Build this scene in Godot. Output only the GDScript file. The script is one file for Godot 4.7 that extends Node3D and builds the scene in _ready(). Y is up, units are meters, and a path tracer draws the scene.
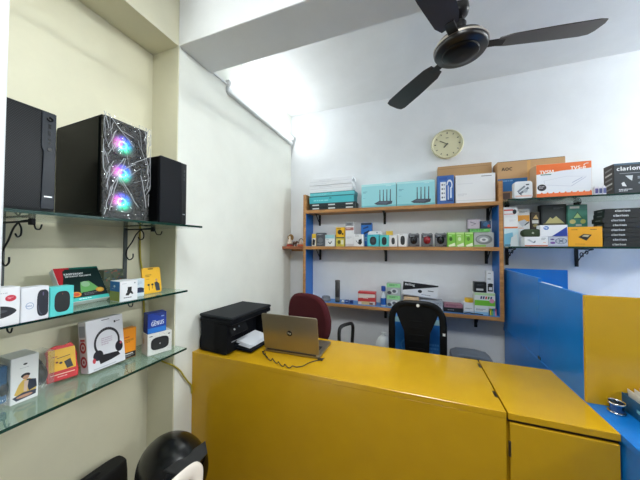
extends Node3D

# ---------------------------------------------------------------- mesh builder
class MB:
	var st := SurfaceTool.new()
	func _init() -> void:
		st.begin(Mesh.PRIMITIVE_TRIANGLES)
	func v(p: Vector3, n: Vector3, uv := Vector2.ZERO) -> void:
		st.set_normal(n)
		st.set_uv(uv)
		st.add_vertex(p)
	func tri(a: Vector3, b: Vector3, c: Vector3, na: Vector3, nb: Vector3, nc: Vector3, ua := Vector2.ZERO, ub := Vector2.ZERO, uc := Vector2.ZERO) -> void:
		if (b - a).cross(c - a).dot(na + nb + nc) > 0.0:
			v(a, na, ua); v(c, nc, uc); v(b, nb, ub)
		else:
			v(a, na, ua); v(b, nb, ub); v(c, nc, uc)
	func quad(a: Vector3, b: Vector3, c: Vector3, d: Vector3, n: Vector3) -> void:
		var w := [Vector2(0, 1), Vector2(1, 1), Vector2(1, 0), Vector2(0, 0)]
		tri(a, b, c, n, n, n, w[0], w[1], w[2])
		tri(a, c, d, n, n, n, w[0], w[2], w[3])
	func flat(pts: Array, n: Vector3) -> void:
		for i in range(1, pts.size() - 1):
			tri(pts[0], pts[i], pts[i + 1], n, n, n)
	# bevelled box, c is the centre
	func box(c: Vector3, s: Vector3, b := 0.003, t := Basis()) -> MB:
		var h := s / 2.0
		b = minf(b, minf(h.x, minf(h.y, h.z)) * 0.9)
		var ax := [Vector3.RIGHT, Vector3.UP, Vector3.BACK]
		for i in 3:
			var j := (i + 1) % 3
			var k := (i + 2) % 3
			for sg in [-1.0, 1.0]:
				var n: Vector3 = ax[i] * sg
				var o: Vector3 = n * h[i]
				var p: Vector3 = ax[j] * (h[j] - b)
				var q: Vector3 = ax[k] * (h[k] - b)
				quad(c + t * (o - p - q), c + t * (o + p - q), c + t * (o + p + q), c + t * (o - p + q), t * n)
				if b <= 0.0:
					continue
				# edge between face i(sg) and face j(+-)
				for sj in [-1.0, 1.0]:
					var nj: Vector3 = ax[j] * sj
					var e0: Vector3 = n * h[i] + nj * (h[j] - b)
					var e1: Vector3 = n * (h[i] - b) + nj * h[j]
					quad(c + t * (e0 - q), c + t * (e1 - q), c + t * (e1 + q), c + t * (e0 + q), t * (n + nj).normalized())
					if i == 0:
						for sk in [-1.0, 1.0]:
							var nk: Vector3 = ax[k] * sk
							var nn: Vector3 = t * (n + nj + nk).normalized()
							tri(c + t * (n * h.x + nj * (h.y - b) + nk * (h.z - b)), c + t * (n * (h.x - b) + nj * h.y + nk * (h.z - b)), c + t * (n * (h.x - b) + nj * (h.y - b) + nk * h.z), nn, nn, nn)
		return self
	# profile: Array of Vector2(radius, height), turned about Y of frame x
	func lathe(prof: Array, x := Transform3D(), segs := 28, sharp := 0.6) -> MB:
		var fn := []
		for i in prof.size() - 1:
			var d: Vector2 = prof[i + 1] - prof[i]
			fn.append(Vector2(d.y, -d.x).normalized())
		for i in prof.size() - 1:
			var n0: Vector2 = fn[i]
			var n1: Vector2 = fn[i]
			if i > 0 and fn[i].dot(fn[i - 1]) > sharp: n0 = (fn[i] + fn[i - 1]).normalized()
			if i < prof.size() - 2 and fn[i].dot(fn[i + 1]) > sharp: n1 = (fn[i] + fn[i + 1]).normalized()
			var p0: Vector2 = prof[i]
			var p1: Vector2 = prof[i + 1]
			for s in segs:
				var a := TAU * s / segs
				var b := TAU * (s + 1) / segs
				var ca := Vector3(cos(a), 0, sin(a))
				var cb := Vector3(cos(b), 0, sin(b))
				var A := x * (ca * p0.x + Vector3.UP * p0.y)
				var B := x * (cb * p0.x + Vector3.UP * p0.y)
				var C := x * (cb * p1.x + Vector3.UP * p1.y)
				var D := x * (ca * p1.x + Vector3.UP * p1.y)
				var nA := (x.basis * (ca * n0.x + Vector3.UP * n0.y)).normalized()
				var nB := (x.basis * (cb * n0.x + Vector3.UP * n0.y)).normalized()
				var nC := (x.basis * (cb * n1.x + Vector3.UP * n1.y)).normalized()
				var nD := (x.basis * (ca * n1.x + Vector3.UP * n1.y)).normalized()
				if p0.x > 1e-6: tri(A, B, C, nA, nB, nC)
				if p1.x > 1e-6: tri(A, C, D, nA, nC, nD)
		return self
	# swept tube; ry lets the section be an ellipse (across, along ref)
	func tube(pts: Array, r: float, segs := 8, ry := -1.0, ref := Vector3.ZERO, closed := false) -> MB:
		if ry < 0.0: ry = r
		var rings := []
		var norms := []
		var n := pts.size()
		var up := ref if ref != Vector3.ZERO else Vector3.UP
		for i in n:
			var a: Vector3 = pts[(i - 1 + n) % n] if closed else pts[maxi(i - 1, 0)]
			var b: Vector3 = pts[(i + 1) % n] if closed else pts[mini(i + 1, n - 1)]
			var d := (b - a).normalized()
			if ref == Vector3.ZERO:
				if absf(d.dot(up)) > 0.95: up = Vector3.RIGHT if absf(d.x) < 0.8 else Vector3.BACK
			var s := d.cross(up).normalized()
			var w := s.cross(d).normalized()
			if ref == Vector3.ZERO: up = w
			var ring := []
			var nr := []
			for k in segs:
				var t := TAU * k / segs
				ring.append(pts[i] + s * cos(t) * r + w * sin(t) * ry)
				nr.append((s * cos(t) / r + w * sin(t) / ry).normalized())
			rings.append(ring)
			norms.append(nr)
		for i in (n if closed else n - 1):
			var j := (i + 1) % n
			for k in segs:
				var l := (k + 1) % segs
				tri(rings[i][k], rings[i][l], rings[j][l], norms[i][k], norms[i][l], norms[j][l])
				tri(rings[i][k], rings[j][l], rings[j][k], norms[i][k], norms[j][l], norms[j][k])
		if not closed:
			flat(rings[0], (pts[0] - pts[1]).normalized())
			flat(rings[n - 1], (pts[n - 1] - pts[n - 2]).normalized())
		return self
	# polygon in the XY plane of frame x, thickness along Z (centred), small bevel
	func prism(poly: PackedVector2Array, depth: float, x := Transform3D(), bev := 0.0, smooth := false) -> MB:
		var p := poly
		if Geometry2D.is_polygon_clockwise(p):
			p = p.duplicate()
			p.reverse()
		var inner := p
		if bev > 0.0:
			var off := Geometry2D.offset_polygon(p, -bev, Geometry2D.JOIN_MITER)
			if off.size() == 1 and off[0].size() == p.size():
				# align the first vertex
				var best := 0
				for i in off[0].size():
					if off[0][i].distance_to(p[0]) < off[0][best].distance_to(p[0]): best = i
				inner = PackedVector2Array()
				for i in p.size(): inner.append(off[0][(best + i) % p.size()])
			else:
				bev = 0.0
		var hz := depth / 2.0
		var idx := Geometry2D.triangulate_polygon(inner)
		for sg in [-1.0, 1.0]:
			var nn: Vector3 = x.basis * Vector3(0, 0, sg)
			for i in range(0, idx.size(), 3):
				tri(x * Vector3(inner[idx[i]].x, inner[idx[i]].y, sg * hz), x * Vector3(inner[idx[i + 1]].x, inner[idx[i + 1]].y, sg * hz), x * Vector3(inner[idx[i + 2]].x, inner[idx[i + 2]].y, sg * hz), nn, nn, nn)
		var m := p.size()
		for i in m:
			var j := (i + 1) % m
			var d := (p[j] - p[i]).normalized()
			var n0 := Vector2(d.y, -d.x)
			var na := n0
			var nb := n0
			if smooth:
				var dp := (p[i] - p[(i - 1 + m) % m]).normalized()
				var dn := (p[(j + 1) % m] - p[j]).normalized()
				na = (n0 + Vector2(dp.y, -dp.x)).normalized()
				nb = (n0 + Vector2(dn.y, -dn.x)).normalized()
			var A := x.basis * Vector3(na.x, na.y, 0)
			var B := x.basis * Vector3(nb.x, nb.y, 0)
			var zb := hz - bev
			var a0 := x * Vector3(p[i].x, p[i].y, -zb)
			var b0 := x * Vector3(p[j].x, p[j].y, -zb)
			var a1 := x * Vector3(p[i].x, p[i].y, zb)
			var b1 := x * Vector3(p[j].x, p[j].y, zb)
			tri(a0, b0, b1, A, B, B)
			tri(a0, b1, a1, A, B, A)
			if bev > 0.0:
				for sg in [-1.0, 1.0]:
					var z := x.basis * Vector3(0, 0, sg)
					var C := (A + z).normalized()
					var D := (B + z).normalized()
					var p0 := x * Vector3(p[i].x, p[i].y, sg * zb)
					var p1 := x * Vector3(p[j].x, p[j].y, sg * zb)
					var q0 := x * Vector3(inner[i].x, inner[i].y, sg * hz)
					var q1 := x * Vector3(inner[j].x, inner[j].y, sg * hz)
					tri(p0, p1, q1, C, D, D)
					tri(p0, q1, q0, C, D, C)
		return self
	# a closed grid surface given by rings of points, smooth
	func rings(rs: Array, cap := true) -> MB:
		var n: int = rs.size()
		var m: int = rs[0].size()
		var nrm := []
		for i in n:
			var row := []
			for k in m:
				var du: Vector3 = rs[i][(k + 1) % m] - rs[i][(k - 1 + m) % m]
				var dv: Vector3 = rs[mini(i + 1, n - 1)][k] - rs[maxi(i - 1, 0)][k]
				var c := Vector3.ZERO
				for q in rs[i]: c += q
				c /= m
				var nn := du.cross(dv).normalized()
				if nn.dot(rs[i][k] - c) < 0.0: nn = -nn
				row.append(nn)
			nrm.append(row)
		for i in n - 1:
			for k in m:
				var l := (k + 1) % m
				tri(rs[i][k], rs[i][l], rs[i + 1][l], nrm[i][k], nrm[i][l], nrm[i + 1][l])
				tri(rs[i][k], rs[i + 1][l], rs[i + 1][k], nrm[i][k], nrm[i + 1][l], nrm[i + 1][k])
		if cap:
			for e in [0, n - 1]:
				var c := Vector3.ZERO
				for q in rs[e]: c += q
				c /= m
				var o: Vector3 = rs[1 if e == 0 else n - 2][0]
				var cn: Vector3 = (rs[e][1] - rs[e][0]).cross(rs[e][m / 2] - rs[e][0]).normalized()
				if cn.dot(c - o) < 0.0: cn = -cn
				for k in m:
					tri(rs[e][k], rs[e][(k + 1) % m], c, cn, cn, cn)
		return self
	func mesh() -> ArrayMesh:
		return st.commit()

# ---------------------------------------------------------------- print (flat artwork on packaging)
class Art:
	var im: Image
	var W: int
	var H: int
	func _init(w: int, h: int, c: Color) -> void:
		W = w
		H = h
		im = Image.create(w, h, false, Image.FORMAT_RGB8)
		im.fill(c)
	func rect(x: float, y: float, w: float, h: float, c: Color) -> Art:
		im.fill_rect(Rect2i(roundi(x * W), roundi(y * H), maxi(1, roundi(w * W)), maxi(1, roundi(h * H))), c)
		return self
	func ell(cx: float, cy: float, rx: float, ry: float, c: Color, p := 2.0) -> Art:
		var y0 := maxi(0, int((cy - ry) * H))
		var y1 := mini(H - 1, int((cy + ry) * H))
		for y in range(y0, y1 + 1):
			var t := absf((y + 0.5) / H - cy) / ry
			if t >= 1.0: continue
			var hw := rx * pow(1.0 - pow(t, p), 1.0 / p)
			var x0 := maxi(0, roundi((cx - hw) * W))
			var x1 := mini(W, roundi((cx + hw) * W))
			if x1 > x0: im.fill_rect(Rect2i(x0, y, x1 - x0, 1), c)
		return self
	func poly(pts: Array, c: Color) -> Art:
		var y0 := 1e9
		var y1 := -1e9
		for p in pts:
			y0 = minf(y0, p.y)
			y1 = maxf(y1, p.y)
		for y in range(maxi(0, int(y0 * H)), mini(H - 1, int(y1 * H)) + 1):
			var yy := (y + 0.5) / H
			var xs := []
			for i in pts.size():
				var a: Vector2 = pts[i]
				var b: Vector2 = pts[(i + 1) % pts.size()]
				if (a.y <= yy) != (b.y <= yy): xs.append(a.x + (yy - a.y) / (b.y - a.y) * (b.x - a.x))
			xs.sort()
			for i in range(0, xs.size() - 1, 2):
				var p0 := maxi(0, roundi(xs[i] * W))
				var p1 := mini(W, roundi(xs[i + 1] * W))
				if p1 > p0: im.fill_rect(Rect2i(p0, y, p1 - p0, 1), c)
		return self
	func line(x0: float, y0: float, x1: float, y1: float, t: float, c: Color) -> Art:
		var d := Vector2(x1 - x0, y1 - y0)
		var n := Vector2(-d.y * H, d.x * W).normalized() * t / 2.0
		n = Vector2(n.x, n.y)
		return poly([Vector2(x0, y0) + n, Vector2(x1, y1) + n, Vector2(x1, y1) - n, Vector2(x0, y0) - n], c)
	func arc(cx: float, cy: float, rx: float, ry: float, a0: float, a1: float, t: float, c: Color) -> Art:
		var n := 20
		for i in n:
			var a := deg_to_rad(lerpf(a0, a1, float(i) / n))
			var b := deg_to_rad(lerpf(a0, a1, (i + 1.0) / n))
			line(cx + cos(a) * rx, cy + sin(a) * ry, cx + cos(b) * rx, cy + sin(b) * ry, t, c)
		return self
	# small print too fine to read: broken rows
	func small_print(x: float, y: float, w: float, h: float, rows: int, c: Color, sd := 1) -> Art:
		var r := RandomNumberGenerator.new()
		r.seed = sd * 7919 + 13
		for i in rows:
			var xx := x
			var rh := h / rows
			while xx < x + w * (1.0 if i < rows - 1 else 0.6):
				var ww := minf(w * r.randf_range(0.06, 0.2), x + w - xx)
				rect(xx, y + i * rh, ww, rh * 0.5, c)
				xx += ww + w * 0.03
		return self
	func tex() -> ImageTexture:
		return ImageTexture.create_from_image(im)

# ---------------------------------------------------------------- state and small helpers
var names := {}
var mats := {}
var font_sans: SystemFont
var font_serif: SystemFont

func C(r: float, g: float, b: float) -> Color:
	return Color(r / 255.0, g / 255.0, b / 255.0)

func mat(c: Color, rough := 0.6, metal := 0.0, extra := {}) -> StandardMaterial3D:
	var key := [c, rough, metal, extra]
	if mats.has(key): return mats[key]
	var m := StandardMaterial3D.new()
	m.albedo_color = c
	m.roughness = rough
	m.metallic = metal
	for k in extra: m.set(k, extra[k])
	mats[key] = m
	return m

func glow(c: Color, e: float) -> StandardMaterial3D:
	var m := mat(Color(0.9, 0.9, 0.9), 0.5, 0.0, {"emission_enabled": true, "emission": c, "emission_energy_multiplier": e})
	return m

func glass(c: Color, a: float, rough := 0.03) -> StandardMaterial3D:
	return mat(Color(c.r, c.g, c.b, a), rough, 0.0, {"transparency": BaseMaterial3D.TRANSPARENCY_ALPHA})

func noise_tex(sd: int, freq: float, c0: Color, c1: Color, size := 256, typ := FastNoiseLite.TYPE_SIMPLEX_SMOOTH, oct := 4) -> NoiseTexture2D:
	var n := FastNoiseLite.new()
	n.seed = sd
	n.frequency = freq
	n.noise_type = typ
	n.fractal_octaves = oct
	var t := NoiseTexture2D.new()
	t.width = size
	t.height = size
	t.seamless = true
	t.noise = n
	var g := Gradient.new()
	g.set_color(0, c0)
	g.set_color(1, c1)
	t.color_ramp = g
	return t

func textured(c: Color, tex: Texture2D, rough: float, scale: Vector3, extra := {}) -> StandardMaterial3D:
	var m := StandardMaterial3D.new()
	m.albedo_color = c
	m.albedo_texture = tex
	m.roughness = rough
	m.uv1_triplanar = true
	m.uv1_world_triplanar = true
	m.uv1_scale = scale
	for k in extra: m.set(k, extra[k])
	return m

func numbered(n: String) -> String:
	if not names.has(n):
		names[n] = 0
		return n
	names[n] += 1
	return "%s_%03d" % [n, names[n]]

func tag(o: Node3D, label: String, category: String, group := "") -> Node3D:
	o.set_meta("label", label)
	o.set_meta("category", category)
	if group: o.set_meta("group", group)
	return o

func thing(called: String, label: String, category: String, at: Vector3, turn := 0.0, group := "") -> Node3D:
	var o := Node3D.new()
	o.name = numbered(called)
	add_child(o)
	o.position = at
	o.rotation_degrees.y = turn
	return tag(o, label, category, group)

func part(called: String, m: Mesh, material: Material, parent: Node3D, at := Vector3.ZERO) -> MeshInstance3D:
	var o := MeshInstance3D.new()
	o.name = called
	o.mesh = m
	o.material_override = material
	o.position = at
	parent.add_child(o, true)
	return o

func struct(called: String, m: Mesh, material: Material, parent: Node3D = self) -> MeshInstance3D:
	var o := MeshInstance3D.new()
	o.name = numbered(called) if parent == self else called
	o.mesh = m
	o.material_override = material
	parent.add_child(o, true)
	if parent == self: o.set_meta("kind", "structure")
	return o

# box from ranges in x, y, depth d (z = -d)
func slab(x0: float, x1: float, y0: float, y1: float, d0: float, d1: float, b := 0.0) -> Mesh:
	return MB.new().box(Vector3((x0 + x1) / 2, (y0 + y1) / 2, -(d0 + d1) / 2), Vector3(x1 - x0, y1 - y0, d1 - d0), b).mesh()

func bx(c: Vector3, s: Vector3, b := 0.003) -> Mesh:
	return MB.new().box(c, s, b).mesh()

func rounded(w: float, h: float, r: float, seg := 6) -> PackedVector2Array:
	var p := PackedVector2Array()
	var cs := [Vector2(w / 2 - r, h / 2 - r), Vector2(-w / 2 + r, h / 2 - r), Vector2(-w / 2 + r, -h / 2 + r), Vector2(w / 2 - r, -h / 2 + r)]
	for k in 4:
		for i in seg + 1:
			var a := deg_to_rad(90.0 * k + 90.0 * i / seg)
			p.append(cs[k] + Vector2(cos(a), sin(a)) * r)
	return p

func smooth_path(pts: Array, n := 6) -> Array:
	var out := []
	for i in pts.size() - 1:
		var p0: Vector3 = pts[maxi(i - 1, 0)]
		var p1: Vector3 = pts[i]
		var p2: Vector3 = pts[i + 1]
		var p3: Vector3 = pts[mini(i + 2, pts.size() - 1)]
		for k in n: out.append(p1.cubic_interpolate(p2, p0, p3, float(k) / n))
	out.append(pts[-1])
	return out

# raised lettering: fitted to a width, centred at `at` in the parent's frame, facing +Z (turned by rot)
func lettering(s: String, width: float, at: Vector3, c: Color, parent: Node3D, rot := Vector3.ZERO, serif := false, tall := 0.0, called := "lettering") -> void:
	var t := TextMesh.new()
	t.text = s
	t.font = font_serif if serif else font_sans
	t.font_size = 24
	t.pixel_size = 0.01
	t.depth = 0.02
	t.curve_step = 1.5
	var bb := t.get_aabb()
	if bb.size.x < 0.001: return
	var k := width / bb.size.x
	var ky := k if tall <= 0.0 else tall / bb.size.y
	var o := part(called, t, mat(c, 0.6), parent)
	var b := Basis.from_euler(rot * PI / 180.0) * Basis.from_scale(Vector3(k, ky, 0.02))
	var mid := bb.position + bb.size / 2.0
	o.transform = Transform3D(b, at - b * mid)

# all printed artwork shares a few sheets of pixels
var pages := []
var page_mats := []
var page_x := 0
var page_y := 0
var page_row := 0

func page_material(rough: float, spec: float) -> StandardMaterial3D:
	var i := pages.size() - 1
	for q in page_mats:
		if q[0] == i and q[1] == rough and q[2] == spec: return q[3]
	var m := StandardMaterial3D.new()
	m.roughness = rough
	m.metallic_specular = spec
	page_mats.append([i, rough, spec, m])
	return m

func finish_pages() -> void:
	var t := []
	for p in pages: t.append(ImageTexture.create_from_image(p))
	for q in page_mats: q[3].albedo_texture = t[q[0]]

# flat printed sheet facing +Z
func print_sheet(called: String, w: float, h: float, art: Art, parent: Node3D, at: Vector3, rough := 0.4, turn := 0.0, spec := 0.5) -> MeshInstance3D:
	if page_x + art.W > 2048:
		page_x = 0
		page_y += page_row
		page_row = 0
	if pages.is_empty() or page_y + art.H > 2048:
		pages.append(Image.create(2048, 2048, false, Image.FORMAT_RGB8))
		page_x = 0
		page_y = 0
		page_row = 0
	pages[-1].blit_rect(art.im, Rect2i(0, 0, art.W, art.H), Vector2i(page_x, page_y))
	var u0 := (page_x + 0.6) / 2048.0
	var u1 := (page_x + art.W - 0.6) / 2048.0
	var v0 := (page_y + 0.6) / 2048.0
	var v1 := (page_y + art.H - 0.6) / 2048.0
	page_x += art.W
	page_row = maxi(page_row, art.H)
	var b := MB.new()
	var n := Vector3.BACK
	var p := [Vector3(-w / 2, -h / 2, 0), Vector3(w / 2, -h / 2, 0), Vector3(w / 2, h / 2, 0), Vector3(-w / 2, h / 2, 0)]
	var q := [Vector2(u0, v1), Vector2(u1, v1), Vector2(u1, v0), Vector2(u0, v0)]
	b.tri(p[0], p[1], p[2], n, n, n, q[0], q[1], q[2])
	b.tri(p[0], p[2], p[3], n, n, n, q[0], q[2], q[3])
	var o := part(called, b.mesh(), page_material(rough, spec), parent, at)
	o.rotation_degrees = Vector3(0, turn, 0)
	return o

# a carton: origin at the centre of its base, front to +Z
func carton(called: String, label: String, w: float, h: float, d: float, at: Vector3, turn: float, body: Color, art: Art = null, group := "", rough := 0.45, category := "box", print_h := 0.0) -> Node3D:
	var o := thing(called, label, category, at, turn, group)
	part("body", bx(Vector3(0, h / 2, 0), Vector3(w, h, d), 0.0015), mat(body, rough), o)
	if art:
		var ph := print_h if print_h > 0.0 else h
		print_sheet("front_print", w - 0.004, ph - 0.004, art, o, Vector3(0, h - ph / 2, d / 2 + 0.0005), rough)
	return o

func area(at: Vector3, dir: Vector3, size: Vector2, c: Color, e: float, parent: Node3D = self) -> void:
	var l := AreaLight3D.new()
	l.area_size = size
	l.area_normalize_energy = true
	l.light_energy = e
	l.light_color = c
	l.shadow_enabled = true
	l.set("area_range", 12.0)
	l.set("area_attenuation", 2.0)
	var up := Vector3.UP if absf(dir.normalized().y) < 0.9 else Vector3.BACK
	l.name = "lamp_light"
	parent.add_child(l, true)
	l.global_transform = Transform3D(Basis.looking_at(dir, up), at)

const WHITE_LIGHT := Color(0.98, 1.0, 1.0)

# ---------------------------------------------------------------- scene
func _ready() -> void:
	var cam := Camera3D.new()
	cam.name = "camera"
	cam.fov = 86.473
	cam.near = 0.02
	cam.position = Vector3(0, 1.462, 0)
	cam.basis = Basis(Vector3.UP, deg_to_rad(20.322)) * Basis(Vector3.RIGHT, deg_to_rad(1.257)) * Basis(Vector3.BACK, deg_to_rad(0.186))
	add_child(cam)
	cam.current = true
	var we := WorldEnvironment.new()
	we.name = "world"
	var e := Environment.new()
	e.background_mode = Environment.BG_SKY
	var sky := Sky.new()
	var sm := ProceduralSkyMaterial.new()
	sm.sky_top_color = Color(0.55, 0.68, 0.85)
	sm.sky_horizon_color = Color(0.80, 0.86, 0.92)
	sm.ground_bottom_color = Color(0.35, 0.34, 0.33)
	sm.ground_horizon_color = Color(0.6, 0.6, 0.6)
	sm.sky_energy_multiplier = 0.3
	sky.sky_material = sm
	e.sky = sky
	e.tonemap_mode = Environment.TONE_MAPPER_LINEAR
	e.tonemap_exposure = 1.88
	e.sdfgi_enabled = true
	e.ssao_enabled = true
	e.ssil_enabled = true
	we.environment = e
	add_child(we)
	font_sans = SystemFont.new()
	font_sans.font_names = PackedStringArray(["Droid Sans"])
	font_sans.font_weight = 700
	font_serif = SystemFont.new()
	font_serif.font_names = PackedStringArray(["Droid Serif"])
	# the three wall battens: the one in view and two out of frame
	batten("white tube light batten glowing high on the left wall", Vector3(-1.315, 2.655, -2.035), 1.07, 1.0, 0.27)
	batten("white tube light batten above the shelf recess", Vector3(-1.3, 2.775, -0.18), 1.08, 1.0, 0.5)
	batten("white tube light batten high on the right wall by the entrance", Vector3(3.2, 2.72, 0.0), 1.1, -1.0, 1.2)
	batten("white tube light batten high on the right wall beyond the beam", Vector3(3.2, 2.66, -1.98), 1.1, -1.0, 2.8)

	ceiling_panel(Vector3(0.10, 2.934, -0.22), 1.9)

	build_room()
	build_counters()
	build_wall_unit()
	build_right_glass_shelves()
	build_left_shelves()
	build_computers()
	build_fan()
	build_chairs()
	build_counter_things()
	build_clock()
	stock_left_shelves()
	stock_wall_unit_top()
	stock_wall_unit_middle()
	stock_wall_unit_bottom()
	stock_right_shelves()
	build_floor_things()
	finish_pages()

# square panel light set under the ceiling on the camera's side of the beam
func ceiling_panel(at: Vector3, energy: float) -> void:
	var t := thing("panel_light", "square white panel light under the ceiling before the beam", "light", at)
	part("frame", MB.new().box(Vector3(-0.29, -0.014, 0), Vector3(0.02, 0.028, 0.6), 0.002).box(Vector3(0.29, -0.014, 0), Vector3(0.02, 0.028, 0.6), 0.002).box(Vector3(0, -0.014, -0.29), Vector3(0.56, 0.028, 0.02), 0.002).box(Vector3(0, -0.014, 0.29), Vector3(0.56, 0.028, 0.02), 0.002).mesh(), mat(C(236, 238, 240), 0.4), t)
	part("diffuser_lamp", bx(Vector3(0, -0.012, 0), Vector3(0.56, 0.016, 0.56), 0.0), glow(WHITE_LIGHT, 1.5), t)
	area(at + Vector3(0, -0.032, 0), Vector3.DOWN, Vector2(0.56, 0.56), WHITE_LIGHT, energy, t)

func batten(label: String, at: Vector3, length: float, side: float, energy: float) -> void:
	var t := thing("tube_light", label, "light", at)
	part("housing", bx(Vector3(0.018 * side, -0.038, 0), Vector3(0.036, 0.05, length), 0.006), mat(C(214, 218, 218), 0.4), t)
	part("rail", bx(Vector3(0.010 * side, -0.004, 0), Vector3(0.02, 0.012, length + 0.05), 0.003), mat(C(228, 230, 230), 0.4), t)
	var tube_lamp := MB.new().tube([Vector3(0.030 * side, 0.016, -length / 2 + 0.03), Vector3(0.030 * side, 0.016, length / 2 - 0.03)], 0.012, 14)
	part("tube_lamp", tube_lamp.mesh(), glow(WHITE_LIGHT, 2.2), t)
	for s in [-1.0, 1.0]:
		part("end_cap", bx(Vector3(0.028 * side, 0.008, s * (length / 2 - 0.015)), Vector3(0.034, 0.04, 0.03), 0.004), mat(C(235, 237, 238), 0.4), t)
	area(at + Vector3(0.050 * side, 0.010, 0), Vector3(side, -0.6, 0), Vector2(length - 0.08, 0.024), WHITE_LIGHT, energy * 0.55, t)
	area(at + Vector3(0.044 * side, 0.034, 0), Vector3(side * 0.8, 0.6, 0), Vector2(length - 0.08, 0.024), WHITE_LIGHT, energy * 0.45, t)

# ---------------------------------------------------------------- room
const XR := -1.51
const XP := -1.3
const XW := -1.315
const DB := 2.594
const HC := 2.934
const HB := 2.636
const DE := 1.097
const XRIGHT := 3.2
const DF := -2.3

func build_room() -> void:
	var soft := noise_tex(3, 0.012, Color(0.975, 0.975, 0.975), Color(1, 1, 1), 512)
	var white := textured(C(236, 239, 243), soft, 0.55, Vector3(0.6, 0.6, 0.6))
	var cream := textured(C(227, 223, 196), soft, 0.5, Vector3(0.7, 0.7, 0.7))
	var pale := textured(C(238, 240, 231), soft, 0.5, Vector3(0.6, 0.6, 0.6))
	var grey_white := textured(C(238, 240, 241), soft, 0.6, Vector3(0.6, 0.6, 0.6))
	# floor with tiles
	var fl := struct("floor", slab(XR - 0.2, XRIGHT + 0.2, -0.2, -0.004, DF - 0.2, DB + 0.2), mat(C(120, 112, 102), 0.8))
	var tile := bx(Vector3.ZERO, Vector3(0.594, 0.008, 0.594), 0.0015)
	var tm := [textured(C(122, 98, 82), noise_tex(8, 0.02, Color(0.86, 0.84, 0.8), Color(1, 1, 1), 256), 0.25, Vector3(1.5, 1.5, 1.5)), textured(C(116, 93, 78), noise_tex(9, 0.02, Color(0.86, 0.84, 0.8), Color(1, 1, 1), 256), 0.25, Vector3(1.5, 1.5, 1.5))]
	var k := 0
	for i in 8:
		for j in 8:
			var x := -1.205 + i * 0.6
			var d := -2.0 + j * 0.6
			if x > XRIGHT: continue
			part("tile", tile, tm[(k * 7 + i) % 2], fl, Vector3(x, -0.004, -d))
			k += 1
	struct("ceiling", slab(XR - 0.2, XRIGHT + 0.2, HC, HC + 0.2, DF - 0.2, DB + 0.2), grey_white)
	struct("wall_back", slab(XR - 0.2, XRIGHT + 0.2, 0, HC, DB, DB + 0.2), white)
	struct("wall_right", slab(XRIGHT, XRIGHT + 0.2, 0, HC, DF, DB), white)
	# left side: recess wall, its far return, pillar, wall beyond, lintel over the recess
	struct("wall_left_recess", slab(XR - 0.2, XR, 0, HC, 0.26, DE), cream)
	struct("wall_left_return", slab(XR - 0.2, XP, 0, HB, DE, DE + 0.006), cream)
	struct("wall_left_pillar", slab(XR - 0.2, XP, 0, HC, DE + 0.006, 1.518, 0.004), pale)
	struct("wall_left", slab(XR - 0.2, XW, 0, HC, 1.518, DB), pale)
	struct("trim_1", slab(XR, XP, HB, HC, 0.26, DE + 0.006), cream).set_meta("label", "cream painted lintel over the shelf recess")
	struct("wall_left_near", slab(XR - 0.2, XP, 0, HC, DF, 0.26), pale)
	struct("trim_2", slab(XP, -0.955, 0, HB, 0.262, 0.32, 0.004), white).set_meta("label", "white jamb at the near end of the shelf recess")
	struct("trim_3", slab(XP, XRIGHT, HB, HC, DE, 1.353, 0.003), grey_white).set_meta("label", "grey white ceiling beam crossing the room")
	# front of the shop behind the camera: wall with a glazed door opening
	struct("wall_front_left", slab(XR - 0.2, -1.15, 0, HC, DF - 0.15, DF), white)
	struct("wall_front_right", slab(1.75, XRIGHT + 0.2, 0, HC, DF - 0.15, DF), white)
	struct("wall_front_top", slab(-1.15, 1.75, 2.4, HC, DF - 0.15, DF), white)
	var fb := MB.new()
	for x in [-1.12, -0.25, 0.62, 1.72]: fb.box(Vector3(x, 1.2, -DF + 0.07), Vector3(0.06, 2.4, 0.06), 0.004)
	fb.box(Vector3(0.3, 2.37, -DF + 0.07), Vector3(2.9, 0.06, 0.06), 0.004)
	var door := struct("door_1", fb.mesh(), mat(C(150, 152, 154), 0.35, 0.8))
	for q in [[-0.685, 0.81], [0.185, 0.81], [1.17, 1.04]]:
		part("pane", bx(Vector3(q[0], 1.17, -DF + 0.07), Vector3(q[1], 2.34, 0.006), 0.0), glass(Color(0.8, 0.9, 0.88), 0.08), door)
	# conduit between beam and tube light
	tag(struct("conduit", slab(XP, XP + 0.014, 2.644, 2.658, 1.354, 1.497, 0.003), mat(C(232, 234, 234), 0.5)), "short white cable conduit from beam to tube light", "conduit").set_meta("kind", "thing")

# ---------------------------------------------------------------- counters and partition
func laminate(c: Color, sd: int, rough := 0.28) -> StandardMaterial3D:
	return textured(c, noise_tex(sd, 0.03, Color(0.975, 0.97, 0.965), Color(1, 1, 1), 256, FastNoiseLite.TYPE_SIMPLEX_SMOOTH, 5), rough, Vector3(0.8, 0.8, 0.8))

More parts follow.
